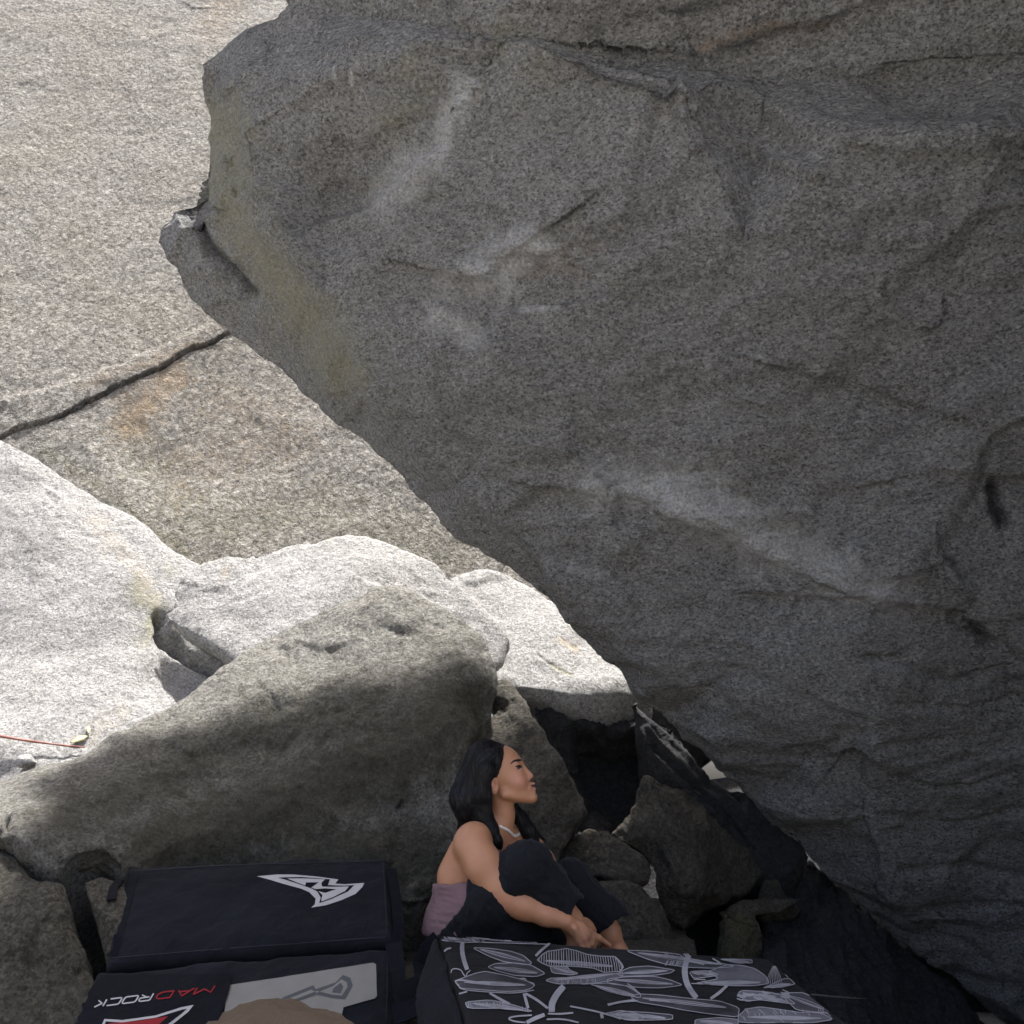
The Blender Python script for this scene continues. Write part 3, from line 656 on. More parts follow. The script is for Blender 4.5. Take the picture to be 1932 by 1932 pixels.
def pad_panel(name, c, thick, mat, parent, edge=0.028, nu=70, nv=50, puff=0.014, wob=0.010, seed=0):
    """soft slab; c = far-left, far-right, near-right, near-left corners of its top"""
    c = [np.array(x, float) for x in c]
    up = np.cross(c[1]-c[0], c[3]-c[0]); up = -up/np.linalg.norm(up)
    if up[2] < 0: up = -up
    lu = np.linalg.norm(c[1]-c[0]); lv = np.linalg.norm(c[3]-c[0])
    def soft(n, L):
        e = np.array([0, .18, .42, .7, 1.0])*edge/L
        return np.concatenate([e, np.linspace(edge/L, 1-edge/L, n)[1:-1], 1-e[::-1]])
    U, Wv = soft(nu, lu), soft(nv, lv)
    g = lambda t, L: np.clip(np.minimum(t, 1-t)*L/edge, 0, 1)
    V = []; nU, nV = len(U), len(Wv)
    for lvl in (0, 1):
        for b in Wv:
            for a in U:
                p = (c[0]*(1-a)+c[1]*a)*(1-b)+(c[3]*(1-a)+c[2]*a)*b
                r = min(1-math.sqrt(max(0, 1-(1-g(a, lu))**2)), 1) if True else 0
                s = min(1-math.sqrt(max(0, 1-(1-g(b, lv))**2)), 1)
                drop = edge*min(1.0, math.hypot(r, s))
                puf = puff*(1-(2*a-1)**4)*(1-(2*b-1)**4)
                V.append(p + up*(puf-drop) if lvl == 0 else p - up*(thick-drop))
    V = np.array(V); n = nU*nV
    F = []
    for j in range(nV-1):
        for i in range(nU-1):
            q = j*nU+i
            F += [(q, q+nU, q+nU+1, q+1), (n+q, n+q+1, n+q+nU+1, n+q+nU)]
    ring = [i for i in range(nU)]+[j*nU+nU-1 for j in range(1, nV)]+[(nV-1)*nU+i for i in range(nU-2, -1, -1)]+[j*nU for j in range(nV-2, 0, -1)]
    for a, b in zip(ring, ring[1:]+ring[:1]): F.append((a, b, n+b, n+a))
    wv = wob*fbm(V*5+seed, 4) + 0.35*wob*fbm(V*18+seed, 3)
    V = V + up*wv[:, None]
    o = mesh_obj(name, V, F, mat, parent)
    bm = bmesh.new(); bm.from_mesh(o.data); bmesh.ops.recalc_face_normals(bm, faces=bm.faces[:]); bm.to_mesh(o.data); bm.free()
    return o
def bvh(*objs):
    V, F = [], []
    for o in objs:
        k = len(V)
        V += [o.matrix_world @ v.co for v in o.data.vertices]
        F += [[k+i for i in p.vertices] for p in o.data.polygons]
    return BVHTree.FromPolygons(V, F)
def lay(tree, pts, off):
    out = []
    o = Vector(CAM)
    for (x, y) in pts:
        d = Vector(ray(x, y)); d.normalize()
        h, nrm, _, _ = tree.ray_cast(o, d)
        if h is None: out.append(None); continue
        if nrm.dot(d) > 0: nrm = -nrm
        out.append(np.array(h + nrm*off))
    return out
def decal(name, tree, polys, off, mat, parent, step=7.0):
    """flat print laid on a surface: every polygon is filled with small faces that follow it"""
    V, F = [], []
    for poly in polys:
        xs = [p[0] for p in poly]; ys = [p[1] for p in poly]
        bord = []
        for a, b in zip(poly, poly[1:]+poly[:1]):
            k = max(1, int(math.hypot(b[0]-a[0], b[1]-a[1])/step))
            bord += [(a[0]+(b[0]-a[0])*t/k, a[1]+(b[1]-a[1])*t/k) for t in range(k)]
        gx, gy = np.meshgrid(np.arange(min(xs), max(xs), step), np.arange(min(ys), max(ys), step))
        gx, gy = gx.ravel(), gy.ravel()
        ins = in_poly(gx, gy, bord)
        inner = [(float(x), float(y)) for x, y in zip(gx[ins], gy[ins])]
        n = len(bord)
        r = delaunay_2d_cdt([Vector(p) for p in bord+inner], [(i, (i+1) % n) for i in range(n)], [list(range(n))], 1, 1e-3)
        W = lay(tree, [(v.x, v.y) for v in r[0]], off)
        k = len(V)
        V += [w if w is not None else np.zeros(3) for w in W]
        for f in r[2]:
            if all(W[i] is not None for i in f): F.append([k+i for i in f][::-1])
    # keep the one connected piece
    par = list(range(len(V)))
    def root_of(i):
        while par[i] != i: par[i] = par[par[i]]; i = par[i]
        return i
    for fc in F:
        for i in fc[1:]: par[root_of(i)] = root_of(fc[0])
    cnt = {}
    for fc in F: cnt[root_of(fc[0])] = cnt.get(root_of(fc[0]), 0)+1
    if not cnt: return None
    big = max(cnt, key=cnt.get)
    F = [fc for fc in F if root_of(fc[0]) == big]
    use = sorted({i for fc in F for i in fc}); re_ = {i: k for k, i in enumerate(use)}
    return mesh_obj(name, [V[i] for i in use], [[re_[i] for i in fc] for fc in F], mat, parent)
def stroke(poly, w, taper=0.0, smooth=3):
    """a ribbon outline (picture units) around a polyline"""
    p = [np.array(q, float) for q in poly]
    for _ in range(smooth if len(p) > 2 else 0):
        q = [p[0]]
        for a, b in zip(p[:-1], p[1:]): q += [a*0.75+b*0.25, a*0.25+b*0.75]
        p = q+[p[-1]]
    L, R = [], []
    for i, a in enumerate(p):
        t = p[min(i+1, len(p)-1)]-p[max(i-1, 0)]
        nn = np.array([-t[1], t[0]])/max(np.hypot(*t), 1e-6)
        k = i/(len(p)-1); ww = w*(1-taper*abs(2*k-1)**2)/2
        L.append(a+nn*ww); R.append(a-nn*ww)
    return L, R
def ribbons(name, tree, lines, off, mat, parent):
    V, F = [], []
    for poly, w, tp in lines:
        L, R = stroke(poly, w, tp)
        A = lay(tree, L, off); B = lay(tree, R, off)
        for i in range(len(A)-1):
            if any(x is None for x in (A[i], B[i], A[i+1], B[i+1])): continue
            k = len(V); V += [A[i], B[i], B[i+1], A[i+1]]; F.append((k, k+1, k+2, k+3))
    return mesh_obj(name, V, F, mat, parent)

# ---- black pad on the left
def black_pad():
    root = empty("crash_pad", P(470, 1800, 2.9))
    tag(root, "black crash pad with a white arrow-shaped emblem and a white panel, propped on rock", "crash pad")
    fl, fr = P(236, 1633, 3.26), P(733, 1614, 3.28)
    ml, mr = P(196, 1824, 2.86), P(742, 1774, 2.86)
    nl, nr = P(110, 1990, 2.52), P(742, 1945, 2.52)
    up_ = pad_panel("upper_panel", [fl, fr, mr, ml], 0.10, M_NYLON, root, seed=1)
    ml2, mr2 = ml + np.array([-0.015, -0.012, -0.012]), mr + np.array([0.0, -0.012, -0.012])
    lo_ = pad_panel("lower_panel", [ml2, mr2, nr, nl], 0.10, M_NYLON, root, seed=4)
    t1 = bvh(up_); t2 = bvh(lo_)
    def seam(q, par): ribbons("stitched_seam", t1 if par is up_ else t2, [(q, 1.6, 0)], .0022, M_SEAM, par)
    seam([(258, 1644), (420, 1633), (600, 1628), (722, 1625)], up_); seam([(722, 1627), (727, 1700), (730, 1764)], up_); seam([(205, 1808), (400, 1792), (600, 1777), (728, 1768)], up_)
    seam([(730, 1792), (730, 1860), (728, 1925)], lo_)
    z2 = lambda q: [(96.6+.4*x, 1545.6+.4*y) for x, y in q]
    z4 = lambda q: [(463.7+.15*x, 1622.9+.15*y) for x, y in q]
    z5 = lambda q: [(125.6+.35*x, 1796.8+.35*y) for x, y in q]
    decal("edge_trim", t1, [z2([(368, 250), (418, 246), (312, 650), (262, 655)])], 0.0025, M_TRIM, root)
    em = decal("emblem", t1, [z4([(140, 208), (400, 185), (620, 187), (900, 212), (1165, 248), (1125, 300), (1250, 308), (1490, 292), (1470, 340), (1380, 430), (1200, 510), (1000, 575), (825, 603), (870, 560), (880, 490), (800, 410), (700, 365), (480, 305), (300, 250)])], 0.002, M_PRINT, root, 5)
    decal("emblem_ground", t1, [z4([(410, 226), (700, 220), (1060, 248), (1032, 322), (1240, 328), (1365, 322), (1285, 402), (1080, 492), (925, 548), (945, 480), (900, 402), (840, 368), (740, 332), (560, 272)])], 0.003, M_TRIM, em, 5)  # black printed ground inside the white emblem
    decal("emblem_core", t1, [z4([(520, 242), (720, 240), (1000, 252), (950, 300), (962, 342), (1060, 345), (1300, 343), (1250, 400), (1100, 475), (950, 530), (965, 450), (915, 402), (1000, 422), (1140, 378), (1000, 366), (880, 375), (825, 355), (920, 290), (760, 290), (750, 328), (640, 290)])], 0.004, M_PRINT, em, 5)
    # shoulder flap with the lettering, over the left of the lower panel
    fp = [(236, 750), (520, 744), (846, 738), (846, 800), (815, 905), (790, 990), (90, 990), (130, 900)]
    fl_o = decal("closing_flap", t2, [z2(fp)], 0.009, M_TRIM, root, 9)
    t3 = bvh(fl_o)
    wp = decal("white_panel", t2, [z2([(838, 788), (1180, 735), (1518, 682), (1532, 690), (1536, 838), (1525, 850), (1380, 892), (1360, 990), (805, 990), (822, 880), (826, 800)])], 0.004, M_PANELW, root, 9)
    t4 = bvh(wp)
    gl = decal("panel_emblem", t4, [z5([(1100, 285), (1180, 240), (1330, 180), (1345, 200), (1450, 165), (1490, 125), (1530, 140), (1542, 180), (1500, 255), (1430, 247), (1350, 228), (1230, 270)])], 0.002, M_GREYP, wp, 5)
    decal("panel_emblem_inset", t4, [z5([(1190, 258), (1320, 205), (1350, 222), (1440, 185), (1482, 150), (1510, 165), (1515, 190), (1485, 238), (1430, 232), (1350, 212), (1240, 255)])], 0.003, M_PANELW, gl, 5)
    decal("panel_emblem_core", t4, [z5([(1440, 198), (1478, 168), (1492, 190), (1478, 226), (1432, 222)])], 0.004, M_GREYP, gl, 5)
    # lettering, upside down as the pad lies
    G = {'M': [[(0, 0), (0, 1), (.5, .35), (1, 1), (1, 0)]], 'A': [[(0, 0), (.55, 1), (1, 0)], [(.25, .3), (.85, .3)]], 'D': [[(0, 0), (0, 1), (.75, 1), (1, .75), (1, .25), (.75, 0), (0, 0)]],
         'R': [[(0, 0), (0, 1), (.85, 1), (1, .85), (1, .5), (.2, .45)], [(.45, .45), (1, 0)]], 'O': [[(.1, 0), (0, .15), (0, .85), (.1, 1), (.9, 1), (1, .85), (1, .15), (.9, 0), (.1, 0)]],
         'C': [[(1, 1), (.1, 1), (0, .85), (0, .15), (.1, 0), (1, 0)]], 'K': [[(0, 0), (0, 1)], [(1, 1), (.3, .52), (1, 0)]]}
    def word(spec, name, mat):
        for ch, xr, xl in spec:
            ln = []
            for st in G[ch]:
                q = []
                for a, b in st:
                    x = xr+(xl-xr)*a - 22*b
                    y = 182+(800-(xr+(xl-xr)*a))*0.128 + 36*b
                    q.append((x, y))
                for s0, s1 in zip(q[:-1], q[1:]): ln.append((z5([s0, s1]), 2.6, 0))
            ribbons(name, t3, ln, 0.002, mat, fl_o)
    word([('M', 800, 705), ('A', 690, 605), ('D', 580, 500)], "red_letter", M_REDP)
    word([('R', 470, 408), ('O', 392, 318), ('C', 303, 238), ('K', 218, 172)], "white_letter", M_PRINT)
    ol = decal("flap_emblem", t3, [z5([(180, 420), (205, 362), (300, 368), (480, 343), (620, 298), (686, 286), (655, 325), (560, 400), (540, 440), (180, 440)])], 0.002, M_PRINT, fl_o, 5)
    decal("flap_emblem_ground", t3, [z5([(195, 425), (213, 376), (300, 382), (480, 357), (625, 312), (650, 308), (620, 335), (535, 400), (510, 440), (190, 440)])], 0.003, M_TRIM, ol, 5)
    decal("flap_emblem_core", t3, [z5([(210, 425), (225, 388), (380, 376), (550, 350), (500, 395), (470, 440), (205, 440)])], 0.004, M_REDP, ol, 5)
    # side straps and tabs
    def strap(name, pts, w, th, mat, par):
        V = []; F = []
        pts = [np.array(q, float) for q in pts]
        for i, q in enumerate(pts):
            t = pts[min(i+1, len(pts)-1)]-pts[max(i-1, 0)]; t /= np.linalg.norm(t)
            s = np.cross(t, np.array([0.25, -1, 0.35])); s /= np.linalg.norm(s); nn = np.cross(s, t)
            for a, b in ((-1, -1), (1, -1), (1, 1), (-1, 1)): V.append(q+s*a*w/2+nn*b*th/2)
        for i in range(len(pts)-1):
            for k in range(4): F.append((i*4+k, i*4+(k+1) % 4, i*4+4+(k+1) % 4, i*4+4+k))
        F += [(3, 2, 1, 0), tuple(4*(len(pts)-1)+k for k in range(4))]
        return mesh_obj(name, V, F, mat, par, smooth=False)
    strap("side_strap", [P(738, 1640, 3.2), P(748, 1700, 3.04), P(752, 1745, 2.93), P(748, 1790, 2.86), P(757, 1812, 2.82)], 0.035, 0.006, M_TRIM, root)
    strap("hinge_tab", [P(742, 1780, 2.83), P(750, 1830, 2.76), P(746, 1890, 2.66), P(744, 1935, 2.58)], 0.05, 0.008, M_NYLON, root)
    strap("corner_tab", [P(226, 1660, 3.2), P(214, 1676, 3.14), P(210, 1698, 3.08)], 0.03, 0.006, M_TRIM, root)
    return strap
strap = black_pad()

# ---- floral pad on the right
def floral_pad():
    root = empty("crash_pad", P(1150, 1880, 2.4))
    tag(root, "charcoal crash pad hand-painted with white lotus flowers and leaves", "crash pad")
    FL, FR = P(829, 1763, 2.72), P(1449, 1808, 2.72)
    e = (P(879, 1930, 2.15)-FL)
    NL, NR = FL+e*1.9, FR+e*1.9
    pn = pad_panel("padded_top", [FL, FR, NR, NL], 0.13, M_PADTOP, root, edge=0.02, puff=0.010, wob=0.007, seed=9)
    tr = bvh(pn)
    a6 = lambda q: [(811.4+.2*x, 1738.8+.2*y) for x, y in q]
    a7 = lambda q: [(1159.2+.22*x, 1738.8+.22*y) for x, y in q]
    dark = [a6(q) for q in [
        [(395, 255), (560, 262), (760, 290), (880, 330), (960, 400), (930, 420), (700, 390), (560, 340)],
        [(540, 440), (620, 405), (800, 400), (950, 420), (1090, 500), (1000, 530), (800, 520), (640, 480)],
        [(1500, 600), (1700, 590), (1860, 620), (1985, 690), (1985, 730), (1800, 700), (1640, 640)],
        [(240, 570), (420, 500), (520, 480), (700, 515), (900, 565), (985, 610), (960, 640), (880, 665), (700, 672), (420, 650), (290, 640)]]]
    dark += [a7(q) for q in [
        [(80, 425), (140, 400), (300, 390), (520, 425), (480, 450), (350, 470), (80, 480), (20, 460)],
        [(-60, 500), (150, 480), (350, 480), (480, 510), (590, 555), (400, 580), (200, 575), (-60, 540)],
        [(90, 255), (300, 262), (560, 290), (600, 330), (760, 370), (900, 365), (1040, 395), (850, 410), (600, 400), (420, 370), (280, 330)],
        [(640, 440), (800, 430), (900, 470), (680, 500)],
        [(140, 660), (200, 630), (400, 640), (640, 670), (900, 690), (1070, 750), (1060, 830), (800, 800), (600, 770), (450, 740), (200, 700)],
        [(1430, 620), (1640, 620), (1870, 800), (1560, 770), (1480, 690)],
        [(1270, 580), (1340, 552), (1450, 500), (1500, 497), (1555, 550)],
        [(0, 800), (90, 780), (280, 790), (500, 810), (500, 850), (100, 860)]]]
    light = [a6(q) for q in [
        [(95, 118), (440, 152), (1140, 214), (1100, 224), (440, 204), (330, 208), (120, 188)],
        [(1130, 430), (1290, 435), (1320, 470), (1400, 500), (1330, 515), (1150, 495)],
        [(1090, 570), (1130, 545), (1300, 540), (1500, 545), (1820, 490), (1815, 530), (1700, 570), (1500, 600), (1200, 600)],
        [(335, 770), (560, 750), (760, 790), (960, 855), (940, 860), (700, 830), (360, 830)],
        [(1640, 880), (1800, 850), (1920, 870), (2010, 900), (2010, 940), (1800, 930)]]]
    light += [a7(q) for q in [
        [(975, 378), (1090, 385), (1200, 410), (1290, 470), (1330, 540), (1200, 560), (1000, 560), (680, 542), (900, 500), (800, 440), (900, 400)],
        [(1060, 620), (1100, 600), (1300, 612), (1450, 640), (1560, 720), (1400, 700), (1250, 680), (1120, 695)],
        [(900, 330), (1180, 335), (1182, 368), (1000, 352)],
        [(1060, 820), (1130, 760), (1250, 742), (1400, 762), (1600, 792), (1780, 795), (1880, 850), (1700, 878), (1060, 878)],
        [(690, 852), (900, 832), (1060, 850), (1060, 900), (690, 900)]]]
    def chaikin(p, it=1):
        for _ in range(it):
            p = [c for a, b in zip(p, p[1:]+p[:1]) for c in ((a[0]*.87+b[0]*.13, a[1]*.87+b[1]*.13), (a[0]*.13+b[0]*.87, a[1]*.13+b[1]*.87))]
        return p
    dark = [chaikin(q) for q in dark]; light = [chaikin(q) for q in light]
    for q in dark: decal("petal", tr, [q], 0.0018, M_PETAL, root, 8)
    for q in light: decal("pale_petal", tr, [q], 0.0024, M_PETAL2, root, 8)
    crown = a6([(1010, 372), (1060, 320), (1110, 290), (1190, 280), (1280, 264), (1380, 285), (1480, 320), (1600, 336), (1740, 340), (1790, 400), (1825, 440), (1780, 482), (1640, 490), (1540, 450), (1450, 440), (1300, 430), (1120, 430), (1050, 400)])
    L = []
    rnd = random.Random(5)
    W6, W7 = .2, .22
    for q, w in [([(305, 205), (300, 290), (320, 380), (350, 465)], 42), ([(1130, 215), (1060, 270), (995, 335)], 24), ([(1262, 620), (1190, 700), (1145, 790), (1148, 865)], 62), ([(560, 685), (650, 740), (750, 790)], 24),
                 ([(885, 690), (905, 760), (925, 830)], 28), ([(900, 690), (1010, 750), (1110, 830)], 24), ([(1110, 880), (1230, 885), (1350, 872)], 18), ([(1320, 810), (1450, 835), (1600, 865), (1800, 930)], 16), ([(1680, 800), (1760, 775), (1930, 750)], 20),
                 ([(960, 895), (800, 905), (730, 925), (790, 955), (900, 965)], 16), ([(910, 965), (1000, 920), (1080, 890)], 38), ([(1100, 935), (1250, 930), (1400, 965)], 16), ([(140, 290), (165, 265), (200, 260)], 18), ([(1745, 345), (1790, 390), (1825, 440), (1790, 475)], 16),
                 ([(1860, 595), (1900, 625), (1950, 665)], 14), ([(1615, 880), (1625, 925)], 34), ([(205, 490), (215, 450), (290, 462), (310, 500), (340, 540), (345, 500), (380, 470)], 10), ([(240, 570), (290, 560), (420, 580), (570, 600)], 14),
                 ([(280, 690), (350, 672)], 18), ([(270, 600), (290, 650), (400, 665), (600, 680), (800, 690), (980, 658)], 9), ([(840, 550), (900, 545), (900, 570)], 12), ([(930, 580), (980, 595), (985, 620)], 10)]:
        L.append((a6(q), w*W6, 0.15))
    for q, w in [([(640, 295), (610, 360), (600, 440), (615, 530), (660, 610), (705, 665)], 50), ([(965, 560), (900, 620), (825, 672)], 26), ([(560, 288), (700, 290), (860, 295), (1180, 302)], 10), ([(1180, 305), (1178, 345)], 14), ([(1190, 308), (1310, 318), (1350, 345)], 9),
                 ([(840, 325), (900, 360), (920, 378)], 12), ([(100, 560), (160, 590), (215, 628)], 14), ([(-60, 720), (80, 695), (200, 690)], 14), ([(300, 682), (400, 690), (475, 695)], 16), ([(680, 505), (780, 508)], 10), ([(660, 540), (760, 545)], 9),
                 ([(1350, 330), (1420, 420), (1490, 490)], 6), ([(640, 350), (720, 365), (770, 378)], 12), ([(1440, 595), (1490, 615)], 10)]:
        L.append((a7(q), w*W7, 0.15))
    # petal outlines and inner lines
    for poly in dark+light+[crown]:
        c = poly+[poly[0]]
        for a, b in zip(c[:-1], c[1:]): L.append(([a, b], 1.6, 0))
        xs = sorted(poly); a, b = xs[0], xs[-1]
        for k in range(9):
            t = (k+1)/10
            m = ((a[0]+b[0])/2+rnd.uniform(-8, 8), (a[1]+b[1])/2+(t-.5)*11)
            L.append(([((a[0]*.8+m[0]*.2), (a[1]*.8+m[1]*.2)), m, ((b[0]*.75+m[0]*.25), (b[1]*.75+m[1]*.25))], 0.75, 0.6))
    for k in range(34):                                   # striped seed crown
        t = k/33
        x = 1030+t*760
        ytop = np.interp(x, [1010, 1060, 1110, 1190, 1280, 1380, 1480, 1600, 1740, 1790], [372, 320, 290, 280, 264, 285, 320, 336, 340, 400])
        ybot = np.interp(x, [1010, 1120, 1300, 1450, 1540, 1640, 1780], [380, 430, 430, 440, 450, 490, 482])
        sl = 60*(0.25-t)+rnd.uniform(-10, 10)
        L.append((a6([(x, ytop), (x-sl*.4, (ytop+ybot)/2), (x-sl*.5, ybot)]), 1.5, 0.3))
    for k in range(9):
        t = k/8
        L.append((a7([(1300+t*140, 545), (1320+t*100, 470), (1370+(t-.5)*20, 390)]), 1.1, 0.2))
    for k in range(26):                                   # short hatch marks in the lacework
        x = rnd.uniform(345, 940); y = np.interp(x, [345, 560, 760, 940], [800, 790, 810, 850])
        L.append((a6([(x-8, y-22), (x+rnd.uniform(-10, 14), y+20)]), 1.4, 0.3))
        x = rnd.uniform(110, 430); L.append((a6([(x-14, 135+x*.1), (x+12, 165+x*.08)]), 1.4, 0.3))
        x = rnd.uniform(1080, 1850); y = rnd.uniform(770, 870)
        L.append((a7([(x-16, y-20), (x+rnd.uniform(-20, 30), y+16)]), 1.8, 0.3))
        x = rnd.uniform(1070, 1500); y = 650+rnd.uniform(-35, 35)
        L.append((a7([(x-40, y-10), (x, y+6), (x+40, y+4)]), 3.2, 0.7))
        x = rnd.uniform(1190, 1560); L.append((a6([(x, 550), (x+rnd.uniform(-14, 14), 600)]), 1.2, 0.3))
        x = rnd.uniform(420, 620); L.append((a7([(x, 268+(x-420)*.1), (x+20, 300+(x-420)*.2)]), 1.2, 0.3))
        x = rnd.uniform(450, 600); L.append((a7([(x, 345), (x-20, 385)]), 1.2, 0.3))
    tag(ribbons("ink_lines", tr, L, 0.0032, M_INK, root), kind="stuff")
    # side flap, webbing and buckled strap hanging off the left side
    up = -np.cross(FR-FL, e); up = up/np.linalg.norm(up)
    if up[2] < 0: up = -up
    W = (FL-FR)/np.linalg.norm(FL-FR)
    V = []; F = []
    n1, n2 = 26, 10
    for i in range(n1):
        for j in range(n2):
            a = i/(n1-1); b = j/(n2-1)
            p = FL+e*1.7*a + W*(0.012+0.05*b+0.03*math.sin(b*3)*math.sin(a*7)) - up*(0.01+0.17*b)
            V.append(p)
    V = np.array(V); V += 0.012*np.stack([fbm(V*9+3, 3), fbm(V*9+7, 3), fbm(V*9+11, 3)], 1)
    F = np.array([(i*n2+j, i*n2+j+1, (i+1)*n2+j+1, (i+1)*n2+j) for i in range(n1-1) for j in range(n2-1)])
    o = mesh_obj("side_flap", V, F, M_NYLON, root)
    md = o.modifiers.new("thick", 'SOLIDIFY'); md.thickness = 0.008
    strap("shoulder_strap", [P(826, 1772, 2.74), P(806, 1790, 2.74), P(794, 1815, 2.72), P(798, 1835, 2.68), P(806, 1850, 2.62)], 0.05, 0.012, M_TRIM, root)
    strap("carry_strap", [P(752, 1890, 2.6), P(772, 1868, 2.62), P(800, 1856, 2.62), P(826, 1862, 2.56), P(836, 1890, 2.5), P(830, 1932, 2.4)], 0.06, 0.012, M_NYLON, root)
    strap("waist_strap", [P(742, 1915, 2.5), P(790, 1900, 2.5), P(830, 1915, 2.42), P(846, 1960, 2.3)], 0.05, 0.01, M_TRIM, root)
floral_pad()
# ------------------------------------------------------------------ figures: smooth solids sampled on a grid
class Solid:
    def __init__(s, lo, hi, h):
        s.lo = np.array(lo, float); s.h = h
        s.n = np.ceil((np.array(hi)-s.lo)/h).astype(int)+1
        s.a = np.full(tuple(s.n), 0.2, dtype=np.float32)
    def _sub(s, lo, hi):
        i0 = np.clip(np.floor((np.array(lo)-s.lo)/s.h).astype(int), 0, s.n-1)
        i1 = np.clip(np.ceil((np.array(hi)-s.lo)/s.h).astype(int)+1, 1, s.n)
        sl = tuple(slice(a, b) for a, b in zip(i0, i1))
        X = (s.lo[0]+np.arange(i0[0], i1[0])*s.h)[:, None, None]
        Y = (s.lo[1]+np.arange(i0[1], i1[1])*s.h)[None, :, None]
        Z = (s.lo[2]+np.arange(i0[2], i1[2])*s.h)[None, None, :]
        return sl, X, Y, Z
    def _mix(s, sl, d, k, mode):
        a = s.a[sl]; d = d.astype(np.float32)
        if mode == 'sub':
            d = -d
            h = np.maximum(k-np.abs(a-d), 0)/k
            s.a[sl] = np.maximum(a, d)+h*h*k*0.25
        else:
            h = np.maximum(k-np.abs(a-d), 0)/k
            s.a[sl] = np.minimum(a, d)-h*h*k*0.25
    def cone(s, a, b, r1, r2, k=0.02, mode='add'):
        a, b = np.array(a, float), np.array(b, float); m = max(r1, r2)+k+0.02
        sl, X, Y, Z = s._sub(np.minimum(a, b)-m, np.maximum(a, b)+m)
        if 0 in s.a[sl].shape: return
        v = b-a; L = max(v@v, 1e-9)
        t = np.clip(((X-a[0])*v[0]+(Y-a[1])*v[1]+(Z-a[2])*v[2])/L, 0, 1)
        d = np.sqrt((X-a[0]-t*v[0])**2+(Y-a[1]-t*v[1])**2+(Z-a[2]-t*v[2])**2)-(r1+(r2-r1)*t)
        s._mix(sl, d, k, mode)
    def chain(s, pts, k=0.02, mode='add'):
        for (a, ra), (b, rb) in zip(pts[:-1], pts[1:]): s.cone(a, b, ra, rb, k, mode)
    def ell(s, c, axes, r, k=0.02, mode='add'):
        c = np.array(c, float); r = np.array(r, float); m = r.max()+k+0.02
        sl, X, Y, Z = s._sub(c-m, c+m)
        q = [((X-c[0])*u[0]+(Y-c[1])*u[1]+(Z-c[2])*u[2]) for u in axes]
        k0 = np.sqrt(sum((x/ri)**2 for x, ri in zip(q, r))); k1 = np.sqrt(sum((x/ri**2)**2 for x, ri in zip(q, r)))+1e-6
        s._mix(sl, k0*(k0-1)/k1, k, mode)
    def cut(s, p, n, k=0.004, lo=None, hi=None):
        """remove what lies on the side of the plane that n points to"""
        p = np.array(p, float); n = np.array(n, float)/np.linalg.norm(n)
        sl, X, Y, Z = s._sub(s.lo if lo is None else lo, s.lo+s.n*s.h if hi is None else hi)
        d = (X-p[0])*n[0]+(Y-p[1])*n[1]+(Z-p[2])*n[2]
        s._mix(sl, -d, k, 'sub')
    def mesh(s, smooth=2):
        A = s.a; ins = A < 0
        nx, ny, nz = A.shape
        cnt = np.zeros((nx-1, ny-1, nz-1), np.int8)
        for dx in (0, 1):
            for dy in (0, 1):
                for dz in (0, 1): cnt += ins[dx:nx-1+dx, dy:ny-1+dy, dz:nz-1+dz]
        act = (cnt > 0) & (cnt < 8)
        I = np.argwhere(act); idx = np.full(act.shape, -1, np.int64); idx[act] = np.arange(len(I))
        acc = np.zeros((len(I), 3)); w = np.zeros(len(I))
        cor = [np.array(c) for c in [(0, 0, 0), (1, 0, 0), (0, 1, 0), (1, 1, 0), (0, 0, 1), (1, 0, 1), (0, 1, 1), (1, 1, 1)]]
        for a in range(8):
            for b in range(a+1, 8):
                if np.abs(cor[a]-cor[b]).sum() != 1: continue
                va = A[tuple((I+cor[a]).T)].astype(float); vb = A[tuple((I+cor[b]).T)].astype(float)
                m = (va < 0) != (vb < 0)
                t = va[m]/(va[m]-vb[m])
                acc[m] += cor[a]+(cor[b]-cor[a])*t[:, None]; w[m] += 1
        V = s.lo+(I+acc/w[:, None])*s.h
        Q = []
        for ax in range(3):
            o1, o2 = [(1, 2), (2, 0), (0, 1)][ax]
            sl0 = [slice(None)]*3; sl1 = [slice(None)]*3
            sl0[ax] = slice(0, -1); sl1[ax] = slice(1, None)
            e = ins[tuple(sl0)] != ins[tuple(sl1)]
            flip = ins[tuple(sl0)]
            C = np.argwhere(e); fl = flip[e]
            ok = (C[:, o1] > 0) & (C[:, o2] > 0) & (C[:, o1] < A.shape[o1]-1) & (C[:, o2] < A.shape[o2]-1)
            C = C[ok]; fl = fl[ok]
            d1 = np.zeros(3, int); d2 = np.zeros(3, int); d1[o1] = 1; d2[o2] = 1
            q = np.stack([idx[tuple((C-d1-d2).T)], idx[tuple((C-d2).T)], idx[tuple(C.T)], idx[tuple((C-d1).T)]], 1)
            q[~fl] = q[~fl][:, ::-1]
            Q.append(q)
        Q = np.vstack(Q); Q = Q[(Q >= 0).all(1)]
        T = np.vstack([Q[:, [0, 1, 2]], Q[:, [0, 2, 3]]])
        V = relax(V, T, smooth, 0.5)
        return V, T

